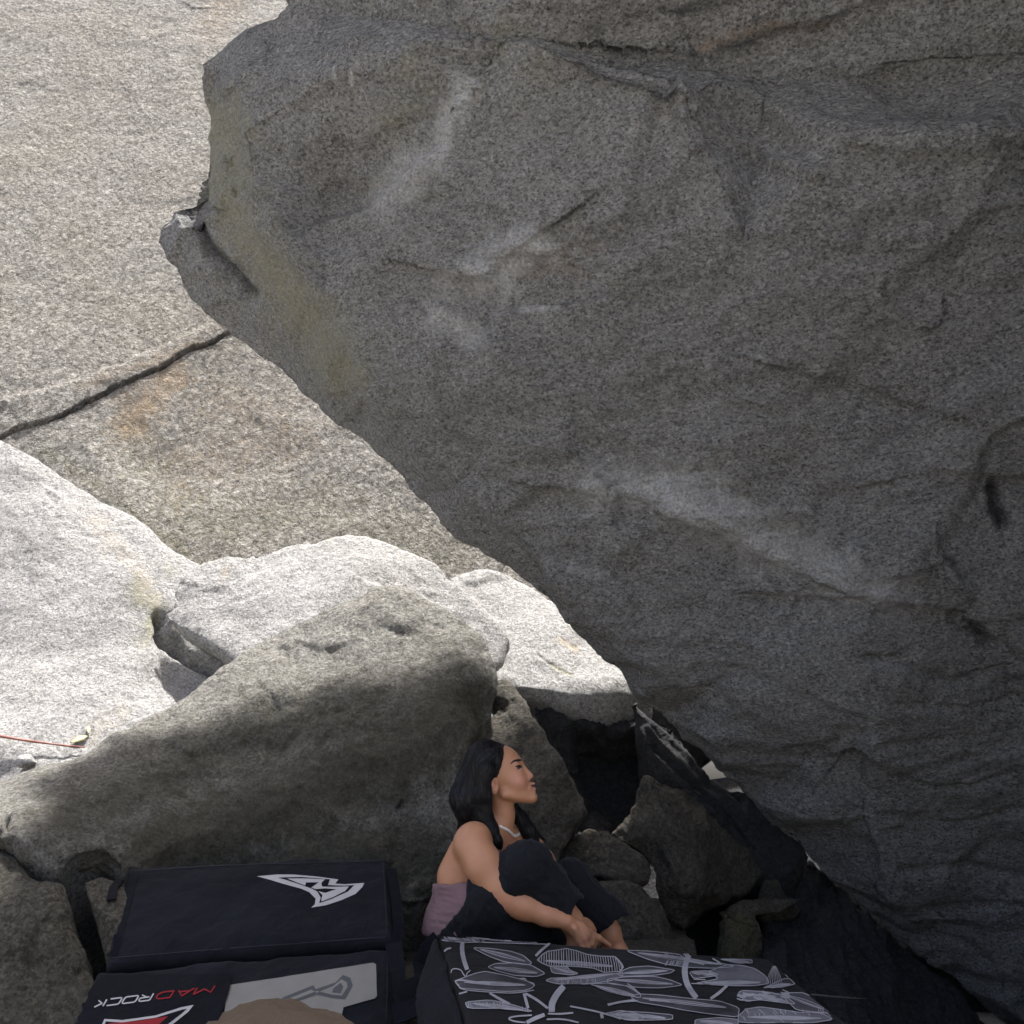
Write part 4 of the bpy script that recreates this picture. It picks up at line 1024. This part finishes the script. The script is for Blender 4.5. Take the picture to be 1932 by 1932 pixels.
def skin_mat():
    m, nt, b = new_mat("skin")
    tc = nt.nodes.new("ShaderNodeTexCoord")
    at = nt.nodes.new("ShaderNodeAttribute"); at.attribute_name = "paint"
    sp = nt.nodes.new("ShaderNodeSeparateColor"); nt.links.new(at.outputs["Color"], sp.inputs[0])
    n = noise_tex(nt, tc.outputs["Object"], 14, 5, 0.6)
    c = ramp(nt, n, [(0.3, (0.43, 0.205, 0.112)), (0.7, (0.49, 0.242, 0.136))])
    c = mixc(nt, sp.outputs[0], c, (0.52, 0.215, 0.165))         # lips, cheeks, knuckles
    c = mixc(nt, sp.outputs[1], c, (0.02, 0.014, 0.012))         # brow, lashes, parted mouth
    c = mixc(nt, sp.outputs[2], c, (0.55, 0.52, 0.49))
    nt.links.new(c, b.inputs["Base Color"])
    b.inputs["Roughness"].default_value = 0.5
    b.inputs["Subsurface Weight"].default_value = 0.12
    b.inputs["Subsurface Radius"].default_value = (0.012, 0.005, 0.003)
    b.inputs["Subsurface Scale"].default_value = 0.6
    nt.links.new(bump(nt, noise_tex(nt, tc.outputs["Object"], 260, 4, 0.6), 0.12, 0.002), b.inputs["Normal"])
    return m
def hair_mat():
    m, nt, b = new_mat("black hair")
    tc = nt.nodes.new("ShaderNodeTexCoord"); v = mapping(nt, tc.outputs["Object"], (260, 260, 14), (0, 0.25, 0))
    n = noise_tex(nt, v, 1.0, 4, 0.6, 0.6)
    nt.links.new(ramp(nt, n, [(0.3, (0.003, 0.003, 0.004)), (0.75, (0.013, 0.0125, 0.0145))]), b.inputs["Base Color"])
    b.inputs["Roughness"].default_value = 0.42; b.inputs["Specular IOR Level"].default_value = 0.28
    nt.links.new(bump(nt, n, 0.7, 0.004), b.inputs["Normal"])
    return m
M_SKIN, M_HAIR = skin_mat(), hair_mat()
M_TOP = fabric("mauve ribbed knit", (0.19, 0.122, 0.132), 0.9, weave=700, wrinkle=30, wr=0.3, sheen=0.0, vary=0.12)
M_TROUSER = fabric("black cotton trousers", (0.011, 0.0122, 0.0155), 0.8, wrinkle=9, wr=0.7, sheen=0.05)
M_TAN = fabric("tan trousers", (0.095, 0.073, 0.052), 0.9, weave=1200, wrinkle=35, wr=0.35, sheen=0.0, vary=0.1)
def curve_to_mesh(cv, name, parent):
    o = bpy.data.objects.new(name, cv); COL.objects.link(o)
    bpy.context.view_layer.update()
    me = bpy.data.meshes.new_from_object(o.evaluated_get(bpy.context.evaluated_depsgraph_get()))
    COL.objects.unlink(o); bpy.data.objects.remove(o)
    n = bpy.data.objects.new(name, me); COL.objects.link(n)
    me.polygons.foreach_set("use_smooth", np.ones(len(me.polygons), dtype=bool))
    n.parent = parent
    top = parent if parent.parent is None else parent.parent
    n.matrix_parent_inverse = top.matrix_basis.inverted() if parent.parent is None else Matrix.Identity(4)
    return n
def glossy(name, col, rough):
    m, nt, b = new_mat(name); b.inputs["Base Color"].default_value = (*col, 1); b.inputs["Roughness"].default_value = rough
    return m

def woman():
    root = empty("person", P(880, 1800, 3.15))
    tag(root, "woman in a mauve tube top and black trousers sitting with knees up, looking upward", "person")
    # --- head frame: f forward, u up, s toward the near side
    O = P(938, 1480, 3.2); ta = math.radians(28)
    f = np.array([math.cos(ta), 0, math.sin(ta)]); u = np.array([-math.sin(ta), 0, math.cos(ta)]); s_ = np.array([0, -1.0, 0])
    yaw = math.radians(-6); R = np.array([[math.cos(yaw), -math.sin(yaw), 0], [math.sin(yaw), math.cos(yaw), 0], [0, 0, 1]])
    f, u, s_ = R@f, R@u, R@s_
    H = lambda a, b, c: O+f*a+u*b+s_*c
    ax = (f, u, s_)
    S = Solid((-0.31, 2.98, -0.03), (0.50, 3.76, 0.90), 0.0033)
    # trunk
    S.cone(P(862, 1757, 3.08), P(893, 1757, 3.28), .098, .098, .05)
    S.cone(P(864, 1712, 3.11), P(890, 1712, 3.26), .078, .078, .05)
    S.cone(P(872, 1655, 3.11), P(910, 1655, 3.27), .088, .088, .05)
    S.cone(P(886, 1610, 3.10), P(955, 1610, 3.30), .072, .072, .05)
    S.cone(P(896, 1578, 3.06), P(988, 1582, 3.34), .046, .046, .05)
    S.cone(P(928, 1570, 3.19), P(947, 1535, 3.2), .060, .044, .04)
    S.cone(P(947, 1545, 3.2), H(-0.004, -0.03, 0), .041, .042, .025)
    S.cone(P(965, 1640, 3.06), P(985, 1640, 3.2), .05, .05, .05)
    # head
    S.ell(H(.020, .046, 0), ax, (.097, .086, .073), .01)
    S.ell(H(.060, -.026, 0), ax, (.051, .070, .053), .028)
    for sd in (-1, 1):
        S.cone(H(.086, -.097, .006*sd), H(.014, -.046, .048*sd), .0140, .0145, .024)
        S.ell(H(.074, -.026, .040*sd), ax, (.026, .026, .022), .025)
        S.cone(H(.110, .030, .010*sd), H(.098, .030, .040*sd), .010, .010, .014)
        S.ell(H(.1155, .0065, .031*sd), ax, (.011, .010, .016), .010, 'sub')
        S.ell(H(.0955, .006, .0315*sd), ax, (.0135, .0125, .0140), .003)
        S.ell(H(.112, -.037, .0115*sd), ax, (.0085, .0075, .0070), .006)
        S.ell(H(-.006, -.002, .072*sd), (f*.93+u*-.3, u*.93+f*.3, s_), (.017, .031, .0105), .005)
        S.ell(H(.000, .002, .084*sd), (f*.93+u*-.3, u*.93+f*.3, s_), (.0085, .017, .010), .003, 'sub')
    S.cone(H(.111, .012, 0), H(.121, -.030, 0), .0075, .0088, .010)
    S.ell(H(.1225, -.0330, 0), ax, (.0085, .0080, .0085), .005)
    S.cone(H(.112, -.061, .004), H(.100, -.066, .021), .0080, .004, .008); S.cone(H(.112, -.061, -.004), H(.100, -.066, -.021), .0080, .004, .008)
    S.ell(H(.1165, -.0600, 0), ax, (.0068, .0052, .012), .004)
    S.cone(H(.106, -.077, .004), H(.098, -.070, .020), .0080, .004, .008); S.cone(H(.106, -.077, -.004), H(.098, -.070, -.020), .0080, .004, .008)
    S.ell(H(.1110, -.0765, 0), ax, (.0065, .0052, .011), .004)
    S.ell(H(.115, -.0685, 0), ax, (.010, .0022, .014), .0025, 'sub')
    S.ell(H(.094, -.101, 0), ax, (.0135, .014, .019), .014)
    # near arm
    S.chain([(P(890, 1592, 3.04), .063), (P(914, 1634, 2.99), .058), (P(938, 1672, 2.96), .049), (P(952, 1692, 2.95), .044), (P(988, 1708, 2.945), .042), (P(1030, 1724, 2.94), .034), (P(1068, 1738, 2.93), .0275)], .03)
    # near hand round the ankle
    S.ell(P(1092, 1755, 2.925), (np.array([.84, 0, -.54]), np.array([.2, -.93, .31]), np.array([.5, .37, .78])), (.043, .019, .030), .018)
    for kn, ks in (((1112, 1757, 2.945), 1.0), ((1110, 1765, 2.925), 1.06), ((1102, 1771, 2.91), 1.0), ((1092, 1774, 2.905), .85)):
        a = P(*kn); b = a+np.array([.012, .006, -.024])*ks; c = b+np.array([-.002, .024, -.012])*ks; d = c+np.array([-.012, .018, .004])*ks
        S.chain([(P(1085, 1752, kn[2]), .010), (a, .0100), (b, .0090), (c, .0082), (d, .0074)], .006)
    S.chain([(P(1082, 1744, 2.945), .013), (P(1106, 1756, 2.965), .012), (P(1130, 1770, 2.975), .0098), (P(1150, 1783, 2.985), .0078)], .010)
    # far arm and hand
    S.chain([(P(990, 1588, 3.34), .056), (P(1020, 1630, 3.34), .052), (P(1055, 1690, 3.33), .042), (P(1090, 1725, 3.22), .036), (P(1112, 1758, 3.12), .026)], .03)
    S.ell(P(1116, 1766, 3.08), (np.array([.6, -.6, -.5]), np.array([.5, .8, -.3]), np.array([.6, .0, .8])), (.04, .03, .018), .015)
    for q in range(4):
        a = P(1112+q*5, 1772, 3.06); b = a+np.array([-.01, -.03, -.01]); c = b+np.array([-.015, -.01, -.018])
        S.chain([(a, .009), (b, .0085), (c, .0075)], .006)
    # legs and feet
    S.chain([(P(862, 1757, 3.07), .085), (P(925, 1695, 3.0), .072), (P(990, 1628, 2.98), .056), (P(1020, 1665, 2.99), .052), (P(1050, 1702, 3.0), .047), (P(1078, 1738, 3.0), .036), (P(1092, 1764, 3.0), .033)], .03)
    S.chain([(P(893, 1757, 3.28), .085), (P(985, 1705, 3.25), .072), (P(1078, 1655, 3.24), .056), (P(1105, 1692, 3.23), .050), (P(1130, 1728, 3.21), .045), (P(1150, 1760, 3.2), .037), (P(1160, 1788, 3.2), .034)], .03)
    for an, dd in ((P(1092, 1766, 3.0), 0), (P(1160, 1790, 3.2), 0)):
        z0 = 0.035
        he = np.array([an[0]-.035, an[1], z0+.03]); ba = np.array([an[0]+.055, an[1]-.105, z0+.010]); to = np.array([an[0]+.075, an[1]-.145, z0+.006])
        S.chain([(an, .032), (he, .030)], .02); S.chain([(an+[0.01, 0, -.01], .030), (ba, .028), (to, .018)], .025)
        for t in range(5):
            q = ba+np.array([.018+(t-2)*.015, -.040+.006*abs(t-1), -.004]); S.cone(ba+[(t-2)*.012, 0, 0], q, .013, .010-.001*t*.5, .006)
    V, F = S.mesh(2)
    # colouring
    loc = np.stack([(V-O)@f, (V-O)@u, (V-O)@s_], 1)
    pa = np.zeros((len(V), 4))
    def spot(c, r, ch, a):
        d = ((loc-np.array(c))/np.array(r)); pa[:, ch] = np.maximum(pa[:, ch], a*np.clip(1.6*np.exp(-(d**2).sum(1)), 0, 1))
    for sd in (-1, 1):
        for t in np.linspace(0, 1, 7): spot((.117-.016*t, .0300+.005*math.sin(t*2.6), (.012+.031*t)*sd), (.010, .0040, .0050), 1, .95)
        for t in np.linspace(0, 1, 7): spot((.1070-.010*t, .0085+.0040*math.sin(t*3.1), (.020+.023*t)*sd), (.012, .0032, .0050), 1, 1.0)
        spot((.108, .0050, .030*sd), (.014, .0040, .0050), 1, 1.0)
        spot((.104, .0050, .0385*sd), (.012, .0022, .0030), 2, .7)
        spot((.083, -.030, .044*sd), (.03, .022, .03), 0, .35)
        spot((.1155, -.043, .009*sd), (.006, .003, .004), 1, .6)
        spot((-.004, .0, .081*sd), (.008, .014, .006), 0, .45)
    spot((.115, -.0605, 0), (.010, .0055, .022), 0, .85); spot((.110, -.0765, 0), (.010, .0055, .020), 0, .85)
    spot((.110, -.0685, 0), (.014, .0020, .018), 1, .8)
    for kn in ((1112, 1760, 2.94), (1108, 1768, 2.92), (1100, 1774, 2.91), (1092, 1778, 2.905)):
        d = np.linalg.norm(V-P(*kn), axis=1); pa[:, 0] = np.maximum(pa[:, 0], .4*np.exp(-(d/.014)**2))
    el = P(950, 1705, 2.9); d = np.linalg.norm(V-el, axis=1); pa[:, 0] = np.maximum(pa[:, 0], .3*np.exp(-(d/.03)**2))
    body = mesh_obj("body", V, F, M_SKIN, root, True, pa)

    tb = bvh(body)
    z4 = lambda q: [(821.1+.15*x, 1371.7+.15*y) for x, y in q]
    decal("eyebrow", tb, [z4([(945, 455), (985, 418), (1040, 405), (1072, 412), (1068, 436), (1035, 428), (985, 442), (955, 466)])], .0012, M_HAIR, body, 3)
    decal("eye", tb, [z4([(995, 500), (1030, 478), (1070, 478), (1092, 492), (1080, 515), (1045, 520), (1025, 508)])], .0012, glossy("dark eye", (.012, .009, .008), .3), body, 3)
    decal("mouth", tb, [z4([(1190, 736), (1225, 722), (1275, 722), (1275, 744), (1215, 750)])], .0010, glossy("parted lips", (.10, .035, .03), .5), body, 3)

    # --- tube top
    S = Solid((-0.36, 2.95, -0.02), (0.16, 3.78, 0.62), 0.005)
    g = .015
    S.cone(P(862, 1757, 3.08), P(893, 1757, 3.28), .098+g, .098+g, .05)
    S.cone(P(864, 1712, 3.11), P(890, 1712, 3.26), .078+g, .078+g, .05)
    S.cone(P(872, 1655, 3.11), P(910, 1655, 3.27), .088+g, .088+g, .05)
    S.cone(P(886, 1610, 3.10), P(955, 1610, 3.30), .072+g, .072+g, .05)
    S.cone(P(965, 1640, 3.06), P(985, 1640, 3.2), .05+g, .05+g, .05)
    S.chain([(P(862, 1757, 3.07), .088+g), (P(905, 1715, 3.02), .076+g)], .05)
    S.cut(P(850, 1664, 3.1), (-.10, 0, 1)); S.cut(P(850, 1760, 3.1), (0, 0, -1))
    V, F = S.mesh(3)
    N = normals(V, F)
    V = V + N*(0.0022*fbm(V*np.array([8, 8, 48]), 3, ridged=True) + 0.003*perlin(V*16))[:, None]
    mesh_obj("tube_top", V, F, M_TOP, root)

    # --- trousers
    S = Solid((-0.36, 2.95, -0.06), (0.50, 3.80, 0.58), 0.0048)
    g = .016
    S.cone(P(860, 1759, 3.08), P(891, 1759, 3.28), .108+g, .108+g, .05)
    S.chain([(P(862, 1760, 3.07), .092+g), (P(925, 1698, 3.0), .080+g), (P(986, 1636, 2.98), .058+g), (P(996, 1628, 2.98), .054+g)], .03)
    S.chain([(P(1000, 1632, 2.98), .057+g), (P(1030, 1672, 2.99), .054+g), (P(1062, 1708, 3.0), .052+g), (P(1082, 1735, 3.0), .054+g)], .03)
    S.chain([(P(893, 1760, 3.28), .09+g), (P(985, 1712, 3.25), .080+g), (P(1074, 1662, 3.24), .058+g)], .03)
    S.chain([(P(1078, 1664, 3.24), .056+g), (P(1108, 1700, 3.23), .054+g), (P(1138, 1728, 3.21), .056+g), (P(1164, 1758, 3.2), .062+g)], .03)
    # slack cloth hanging under the near thigh
    S.chain([(P(880, 1772, 3.02), .07), (P(960, 1756, 3.0), .06), (P(1020, 1745, 3.05), .05)], .04)
    S.chain([(P(960, 1772, 3.2), .07), (P(1050, 1762, 3.2), .055)], .04)
    axn = P(1090, 1745, 3.0)-P(1030, 1672, 2.99); axf = P(1160, 1788, 3.2)-P(1105, 1692, 3.23)
    cn = P(1072, 1706, 3.0); cf = P(1152, 1734, 3.2)
    bx = lambda c, r: (c-np.array(r), c+np.array(r))
    nn = axn/np.linalg.norm(axn)+np.array([.25, 0, .1]); nf = axf/np.linalg.norm(axf)+np.array([.12, 0, 0.1])
    lo, hi = bx(P(1100, 1752, 3.0), (.10, .12, .09)); S.cut(cn, nn, .004, lo, hi)
    lo, hi = bx(P(1170, 1785, 3.2), (.13, .10, .10)); S.cut(cf, nf, .004, lo, hi)
    S.chain([(P(1040, 1684, 2.99), .052), (P(1072, 1722, 3.0), .058), (P(1100, 1760, 3.0), .058)], .004, 'sub')
    S.chain([(P(1122, 1715, 3.22), .05), (P(1150, 1748, 3.2), .062), (P(1175, 1795, 3.2), .062)], .004, 'sub')
    S.cut(P(836, 1750, 3.1), (-1.15, 0, 1.0), .004, P(700, 1900, 3.0)*[1, 0, 0]+[0, 2.8, -.05], P(880, 1700, 3.1)*[1, 0, 0]+[0, 3.6, .6])
    V, F = S.mesh(2)
    N = normals(V, F)
    fold = fbm(V*np.array([26, 10, 16])+3, 3, .5, ridged=True)
    fold2 = fbm(V@np.array([[.7, 0, .7], [0, 1, 0], [-.7, 0, .7]])*np.array([7, 7, 30]), 2, .5, ridged=True)
    V = V+N*(0.0034*fold+0.0034*fold2+0.004*fbm(V*9, 2))[:, None]
    tr = mesh_obj("trousers", V, F, M_TROUSER, root)
    # seam line along near leg
    # --- hair
    S = Solid(H(-.16, 0, 0)*[1, 0, 0]+[-0.03, 3.12, 0.33], H(.16, 0, 0)*[1, 0, 0]+[0.10, 3.62, 0.96], 0.0036)
    S.ell(H(.014, .051, 0), ax, (.101, .088, .079), .01)
    S.cut(H(.018, .020, 0), f*1.0-u*.80, .006)
    v2m = 3.17/FOC
    S.chain([(P(915, 1432, 3.19), 36*v2m), (P(896, 1478, 3.19), 33*v2m), (P(883, 1508, 3.17), 32*v2m), (P(882, 1530, 3.16), 23*v2m)], .025)
    S.chain([(P(916, 1450, 3.13), 18*v2m), (P(910, 1500, 3.115), 16*v2m), (P(914, 1540, 3.11), 15*v2m), (P(926, 1566, 3.09), 13*v2m), (P(938, 1588, 3.075), 9*v2m), (P(944, 1600, 3.07), 3*v2m)], .012)
    S.chain([(P(905, 1500, 3.14), 19*v2m), (P(905, 1545, 3.14), 13*v2m), (P(928, 1574, 3.12), 8*v2m)], .014)
    S.chain([(P(918, 1450, 3.27), 20*v2m), (P(950, 1510, 3.27), 16*v2m), (P(984, 1545, 3.27), 12*v2m), (P(997, 1566, 3.25), 14*v2m), (P(1006, 1586, 3.24), 11*v2m), (P(1010, 1606, 3.24), 5*v2m)], .012)
    S.chain([(P(1000, 1562, 3.26), 6*v2m), (P(1014, 1574, 3.26), 4*v2m), (P(1028, 1584, 3.26), 1.6*v2m)], .006)
    for sd in (-1, 1): S.ell(H(.008, -.010, .105*sd), (f*.93+u*-.3, u*.93+f*.3, s_), (.026, .036, .050), .006, 'sub')
    V, F = S.mesh(2)
    N = normals(V, F)
    V = V+N*(0.0022*fbm(V*np.array([90, 90, 9]), 3)+0.002*fbm(V*20, 2))[:, None]
    hair = mesh_obj("hair", V, F, M_HAIR, root)
    # strands laid over the mass, and a few flyaways
    rnd = np.random.RandomState(3)
    ht = bvh(hair)
    fc = rnd.choice(len(F), 1700)
    SV, SF = [], []
    flow_pts = [(P(918, 1425, 3.19), np.array([-.55, 0, -.35])), (P(890, 1460, 3.19), np.array([-.35, 0, -1])), (P(868, 1500, 3.18), np.array([-.12, 0, -1])), (P(872, 1530, 3.17), np.array([.45, 0, -1])),
                (P(915, 1500, 3.1), np.array([.05, -.05, -1])), (P(918, 1545, 3.1), np.array([.25, 0, -1])), (P(936, 1585, 3.08), np.array([.45, 0, -1])), (P(990, 1560, 3.27), np.array([.5, 0, -1])), (P(945, 1420, 3.15), np.array([-.8, -.2, -.3])), (P(935, 1440, 3.12), np.array([-.45, -.2, -.8]))]
    C0 = np.array([p for p, _ in flow_pts]); D0 = np.array([d/np.linalg.norm(d) for _, d in flow_pts])
    for t in fc:
        p = V[F[t]].mean(0)
        w0 = rnd.uniform(.00045, .0009)
        nseg = rnd.randint(6, 14); lift = rnd.uniform(.0004, .0022)
        line = []
        for k in range(nseg):
            w = np.exp(-((C0-p)**2).sum(1)/.035**2)+1e-9; d = (D0*w[:, None]).sum(0); d /= np.linalg.norm(d)
            loc_, nn, _, _ = ht.find_nearest(Vector(p))
            nn = np.array(nn); d = d-nn*(d@nn); d /= max(np.linalg.norm(d), 1e-6)
            line.append(np.array(loc_)+nn*(lift+(.0015*k/nseg if rnd.rand() < .1 else 0)))
            p = np.array(loc_)+d*.008
        line = np.array(line)
        for k, q in enumerate(line):
            tg = line[min(k+1, nseg-1)]-line[max(k-1, 0)]; tg /= max(np.linalg.norm(tg), 1e-9)
            a = np.cross(tg, [0.2, -1, 0.1]); a /= max(np.linalg.norm(a), 1e-9); b_ = np.cross(tg, a)
            r = w0*(1-.6*k/(nseg-1))
            for an in (0, 2.09, 4.19): SV.append(q+(a*math.cos(an)+b_*math.sin(an))*r)
        base = len(SV)-3*nseg
        for k in range(nseg-1):
            for e in range(3): SF.append((base+k*3+e, base+k*3+(e+1) % 3, base+k*3+3+(e+1) % 3, base+k*3+3+e))
    tag(mesh_obj("hair_strands", np.array(SV), np.array(SF), M_HAIR, hair), kind="stuff")
    # --- necklace
    tree = bvh(body)
    C = P(950, 1562, 3.2)
    cv = bpy.data.curves.new("necklace", 'CURVE'); cv.dimensions = '3D'; cv.bevel_depth = 0.0058; cv.bevel_resolution = 3
    sp = cv.splines.new('POLY'); K = 48; sp.points.add(K-1); sp.use_cyclic_u = True
    for i in range(K):
        a = 2*math.pi*i/K
        d = Vector((math.cos(a), math.sin(a), 0))
        c0 = Vector(C)+Vector((0, 0, -0.030*math.cos(a)+0.002))
        h, nrm, _, _ = tree.ray_cast(c0+d*0.16, -d)
        r = min((h-c0).length if h else .055, .066)+.003
        sp.points[i].co = (*(c0+d*r), 1); sp.points[i].radius = 1.0 if i % 2 else 0.78
    cv.materials.append(glossy("white shell beads", (0.85, 0.82, 0.77), 0.35))
    curve_to_mesh(cv, "necklace", root)
woman()

def photographer():
    root = empty("person", (-0.1, 0.1, -0.3))
    tag(root, "photographer's bent knee in tan trousers at the bottom edge", "person")
    S = Solid((-0.6, -0.45, -0.52), (0.45, 1.45, 0.56), 0.009)
    k1 = P(505, 2135, 0.80); k1b = P(600, 2185, 0.72)
    S.chain([(np.array([-.12, -.12, .0]), .10), (np.array([-.06, .30, .16]), .092), (k1b, .085), (k1, .097)], .04)
    S.chain([(k1, .092), (k1+[-.03, .10, -.14], .068), (k1+[-.05, .20, -.40], .052), (k1+[-.05, .24, -.62], .05)], .04)
    S.chain([(np.array([.14, -.12, .0]), .10), (np.array([.26, .25, .04]), .085), (np.array([.33, .62, .02]), .07), (np.array([.20, .62, -.2]), .06), (np.array([.05, .60, -.40]), .05)], .04)
    S.cone((-.12, -.16, .02), (.14, -.16, .02), .12, .12, .05)
    V, F = S.mesh(3)
    N = normals(V, F)
    V = V+N*(0.007*fbm(V*np.array([9, 14, 9]), 4)+.006*fbm(V@np.array([[.8, 0, .6], [0, 1, 0], [-.6, 0, .8]])*np.array([14, 45, 20]), 3, ridged=True))[:, None]
    mesh_obj("trousers", V, F, M_TAN, root)
    S = Solid((-0.5, 0.75, -0.56), (0.0, 1.5, -0.12), 0.009)
    a = k1+[-.05, .24, -.62]
    S.chain([(a+[0, 0, .1], .045), (a+[0, 0, -.05], .05), (a+[0, .15, -.09], .045), (a+[0, .22, -.10], .04)], .03)
    V, F = S.mesh(3)
    mesh_obj("shoe", V, F, M_TRIM, root)
photographer()
# ------------------------------------------------------------------ small things
def ray_on(px, py, names):
    tree = bvh(*[bpy.data.objects[n] for n in names])
    h, nrm, _, _ = tree.ray_cast(Vector(CAM), Vector(ray(px, py)).normalized())
    return np.array(h), np.array(nrm)
def twig(name, pts, r, mat, label, cat):
    V, F = [], []; K = 7
    pts = [np.array(p, float) for p in pts]
    for i, p in enumerate(pts):
        t = pts[min(i+1, len(pts)-1)]-pts[max(i-1, 0)]; t /= np.linalg.norm(t)
        a = np.cross(t, [0, 1, 0.3]); a /= np.linalg.norm(a); b = np.cross(t, a)
        rr = r*(1-0.55*i/(len(pts)-1))*(1+0.15*math.sin(i*2.7))
        for k in range(K): V.append(p+(a*math.cos(2*math.pi*k/K)+b*math.sin(2*math.pi*k/K))*rr)
    for i in range(len(pts)-1):
        for k in range(K): F.append((i*K+k, i*K+(k+1) % K, (i+1)*K+(k+1) % K, (i+1)*K+k))
    F += [tuple(range(K))[::-1], tuple((len(pts)-1)*K+k for k in range(K))]
    o = mesh_obj(name, V, F, mat); tag(o, label, cat); return o
m_twig, nt, b = new_mat("reddish bark")
tc = nt.nodes.new("ShaderNodeTexCoord")
nt.links.new(ramp(nt, noise_tex(nt, tc.outputs["Object"], 40, 4), [(0.3, (0.16, 0.06, 0.045)), (0.7, (0.30, 0.14, 0.11))]), b.inputs["Base Color"])
b.inputs["Roughness"].default_value = 0.7
names = ["sloping_slab", "leaning_slab"]
tw = []
for px, py, up in [(-60, 1390, .03), (0, 1397, .03), (30, 1401, .028), (60, 1405, .024), (95, 1408, .02), (125, 1411, .015), (160, 1412, .008)]:
    h, n = ray_on(px, py, names); tw.append(h+n*up-np.array(ray(px, py))*0.02)
twig("fallen_twig", tw, 0.008, m_twig, "reddish twig lying on the pale slab at the left edge", "twig")
def leaf(px, py, ang, ln, wd, mat, label):
    h, n = ray_on(px, py, names)
    n = n/np.linalg.norm(n); t = np.cross(n, [0, 1, 0]); t /= np.linalg.norm(t); s = np.cross(n, t)
    a = t*math.cos(ang)+s*math.sin(ang); c = np.cross(n, a)
    V, F = [], []
    for i in range(9):
        x = i/8; w = wd*math.sin(math.pi*min(1, x*0.97+.015))**.8
        for y in (-1, 0, 1): V.append(h+n*(.006+.012*x+.006*abs(y)*math.sin(x*3))+a*ln*(x-.5)+c*w*y/2)
    for i in range(8):
        for y in (0, 1): F.append((i*3+y, i*3+y+1, i*3+y+4, i*3+y+3))
    o = mesh_obj("fallen_leaf", V, F, mat); md = o.modifiers.new("thick", 'SOLIDIFY'); md.thickness = 0.001
    tag(o, label, "leaf", "dry leaves on the pale slab")
m_leaf, nt, b = new_mat("olive leaf")
tc = nt.nodes.new("ShaderNodeTexCoord")
nt.links.new(ramp(nt, noise_tex(nt, tc.outputs["Object"], 50, 4), [(0.3, (0.12, 0.10, 0.03)), (0.7, (0.26, 0.22, 0.07))]), b.inputs["Base Color"])
leaf(149, 1398, 1.2, .085, .034, m_leaf, "curled olive leaf standing beside the twig's end")
leaf(166, 1379, 2.6, .05, .02, m_leaf, "small green leaf just above the larger olive one")
h, n = ray_on(52, 1450, names)
if n@np.array(ray(52, 1450)) > 0: n = -n
V, F = [], []
bm = bmesh.new(); bmesh.ops.create_icosphere(bm, subdivisions=3, radius=0.04)
V = np.array([v.co for v in bm.verts]); F = np.array([[v.index for v in q.verts] for q in bm.faces]); bm.free()
pl = np.random.RandomState(4).normal(size=(9, 3)); pl /= np.linalg.norm(pl, axis=1)[:, None]
for q in pl:
    d = V@q; V = V-np.maximum(d-0.026, 0)[:, None]*q
V = V*[1.15, 1, .95]+0.002*fbm(V*60, 3)[:, None]
o = mesh_obj("pebble", V+h+np.array([0, -.02, .03]), F, M_PALE, None, False, np.zeros((len(V), 4)))
tag(o, "angular stone resting under the reddish twig", "stone")
# thin pale stalk beyond the floral pad
m_st = glossy("dry stalk", (0.07, 0.066, 0.062), 0.8)
twig("dry_stalk", [P(1530, 1876, 3.3), P(1570, 1880, 3.32), P(1610, 1883, 3.34), P(1634, 1884, 3.36)], 0.0035, m_st, "thin pale stalk lying across the dark ramp", "stalk")
for i, (px, py, r) in enumerate([(1492, 1592, .012), (1519, 1618, .013)]):
    bm = bmesh.new(); bmesh.ops.create_icosphere(bm, subdivisions=2, radius=r)
    V = np.array([v.co for v in bm.verts]); F = np.array([[v.index for v in q.verts] for q in bm.faces]); bm.free()
    V = V*[1.2, .8, 1]+.003*fbm(V*90+i, 2)[:, None]
    o = mesh_obj("stone_chip", V+P(px, py, 4.62), F, M_PALE, None, False, np.zeros((len(V), 4)))
    tag(o, ["pale stone chip caught just under the boulder's edge", "second pale chip lower along the boulder's edge"][i], "stone", "pale stone chips under the boulder")
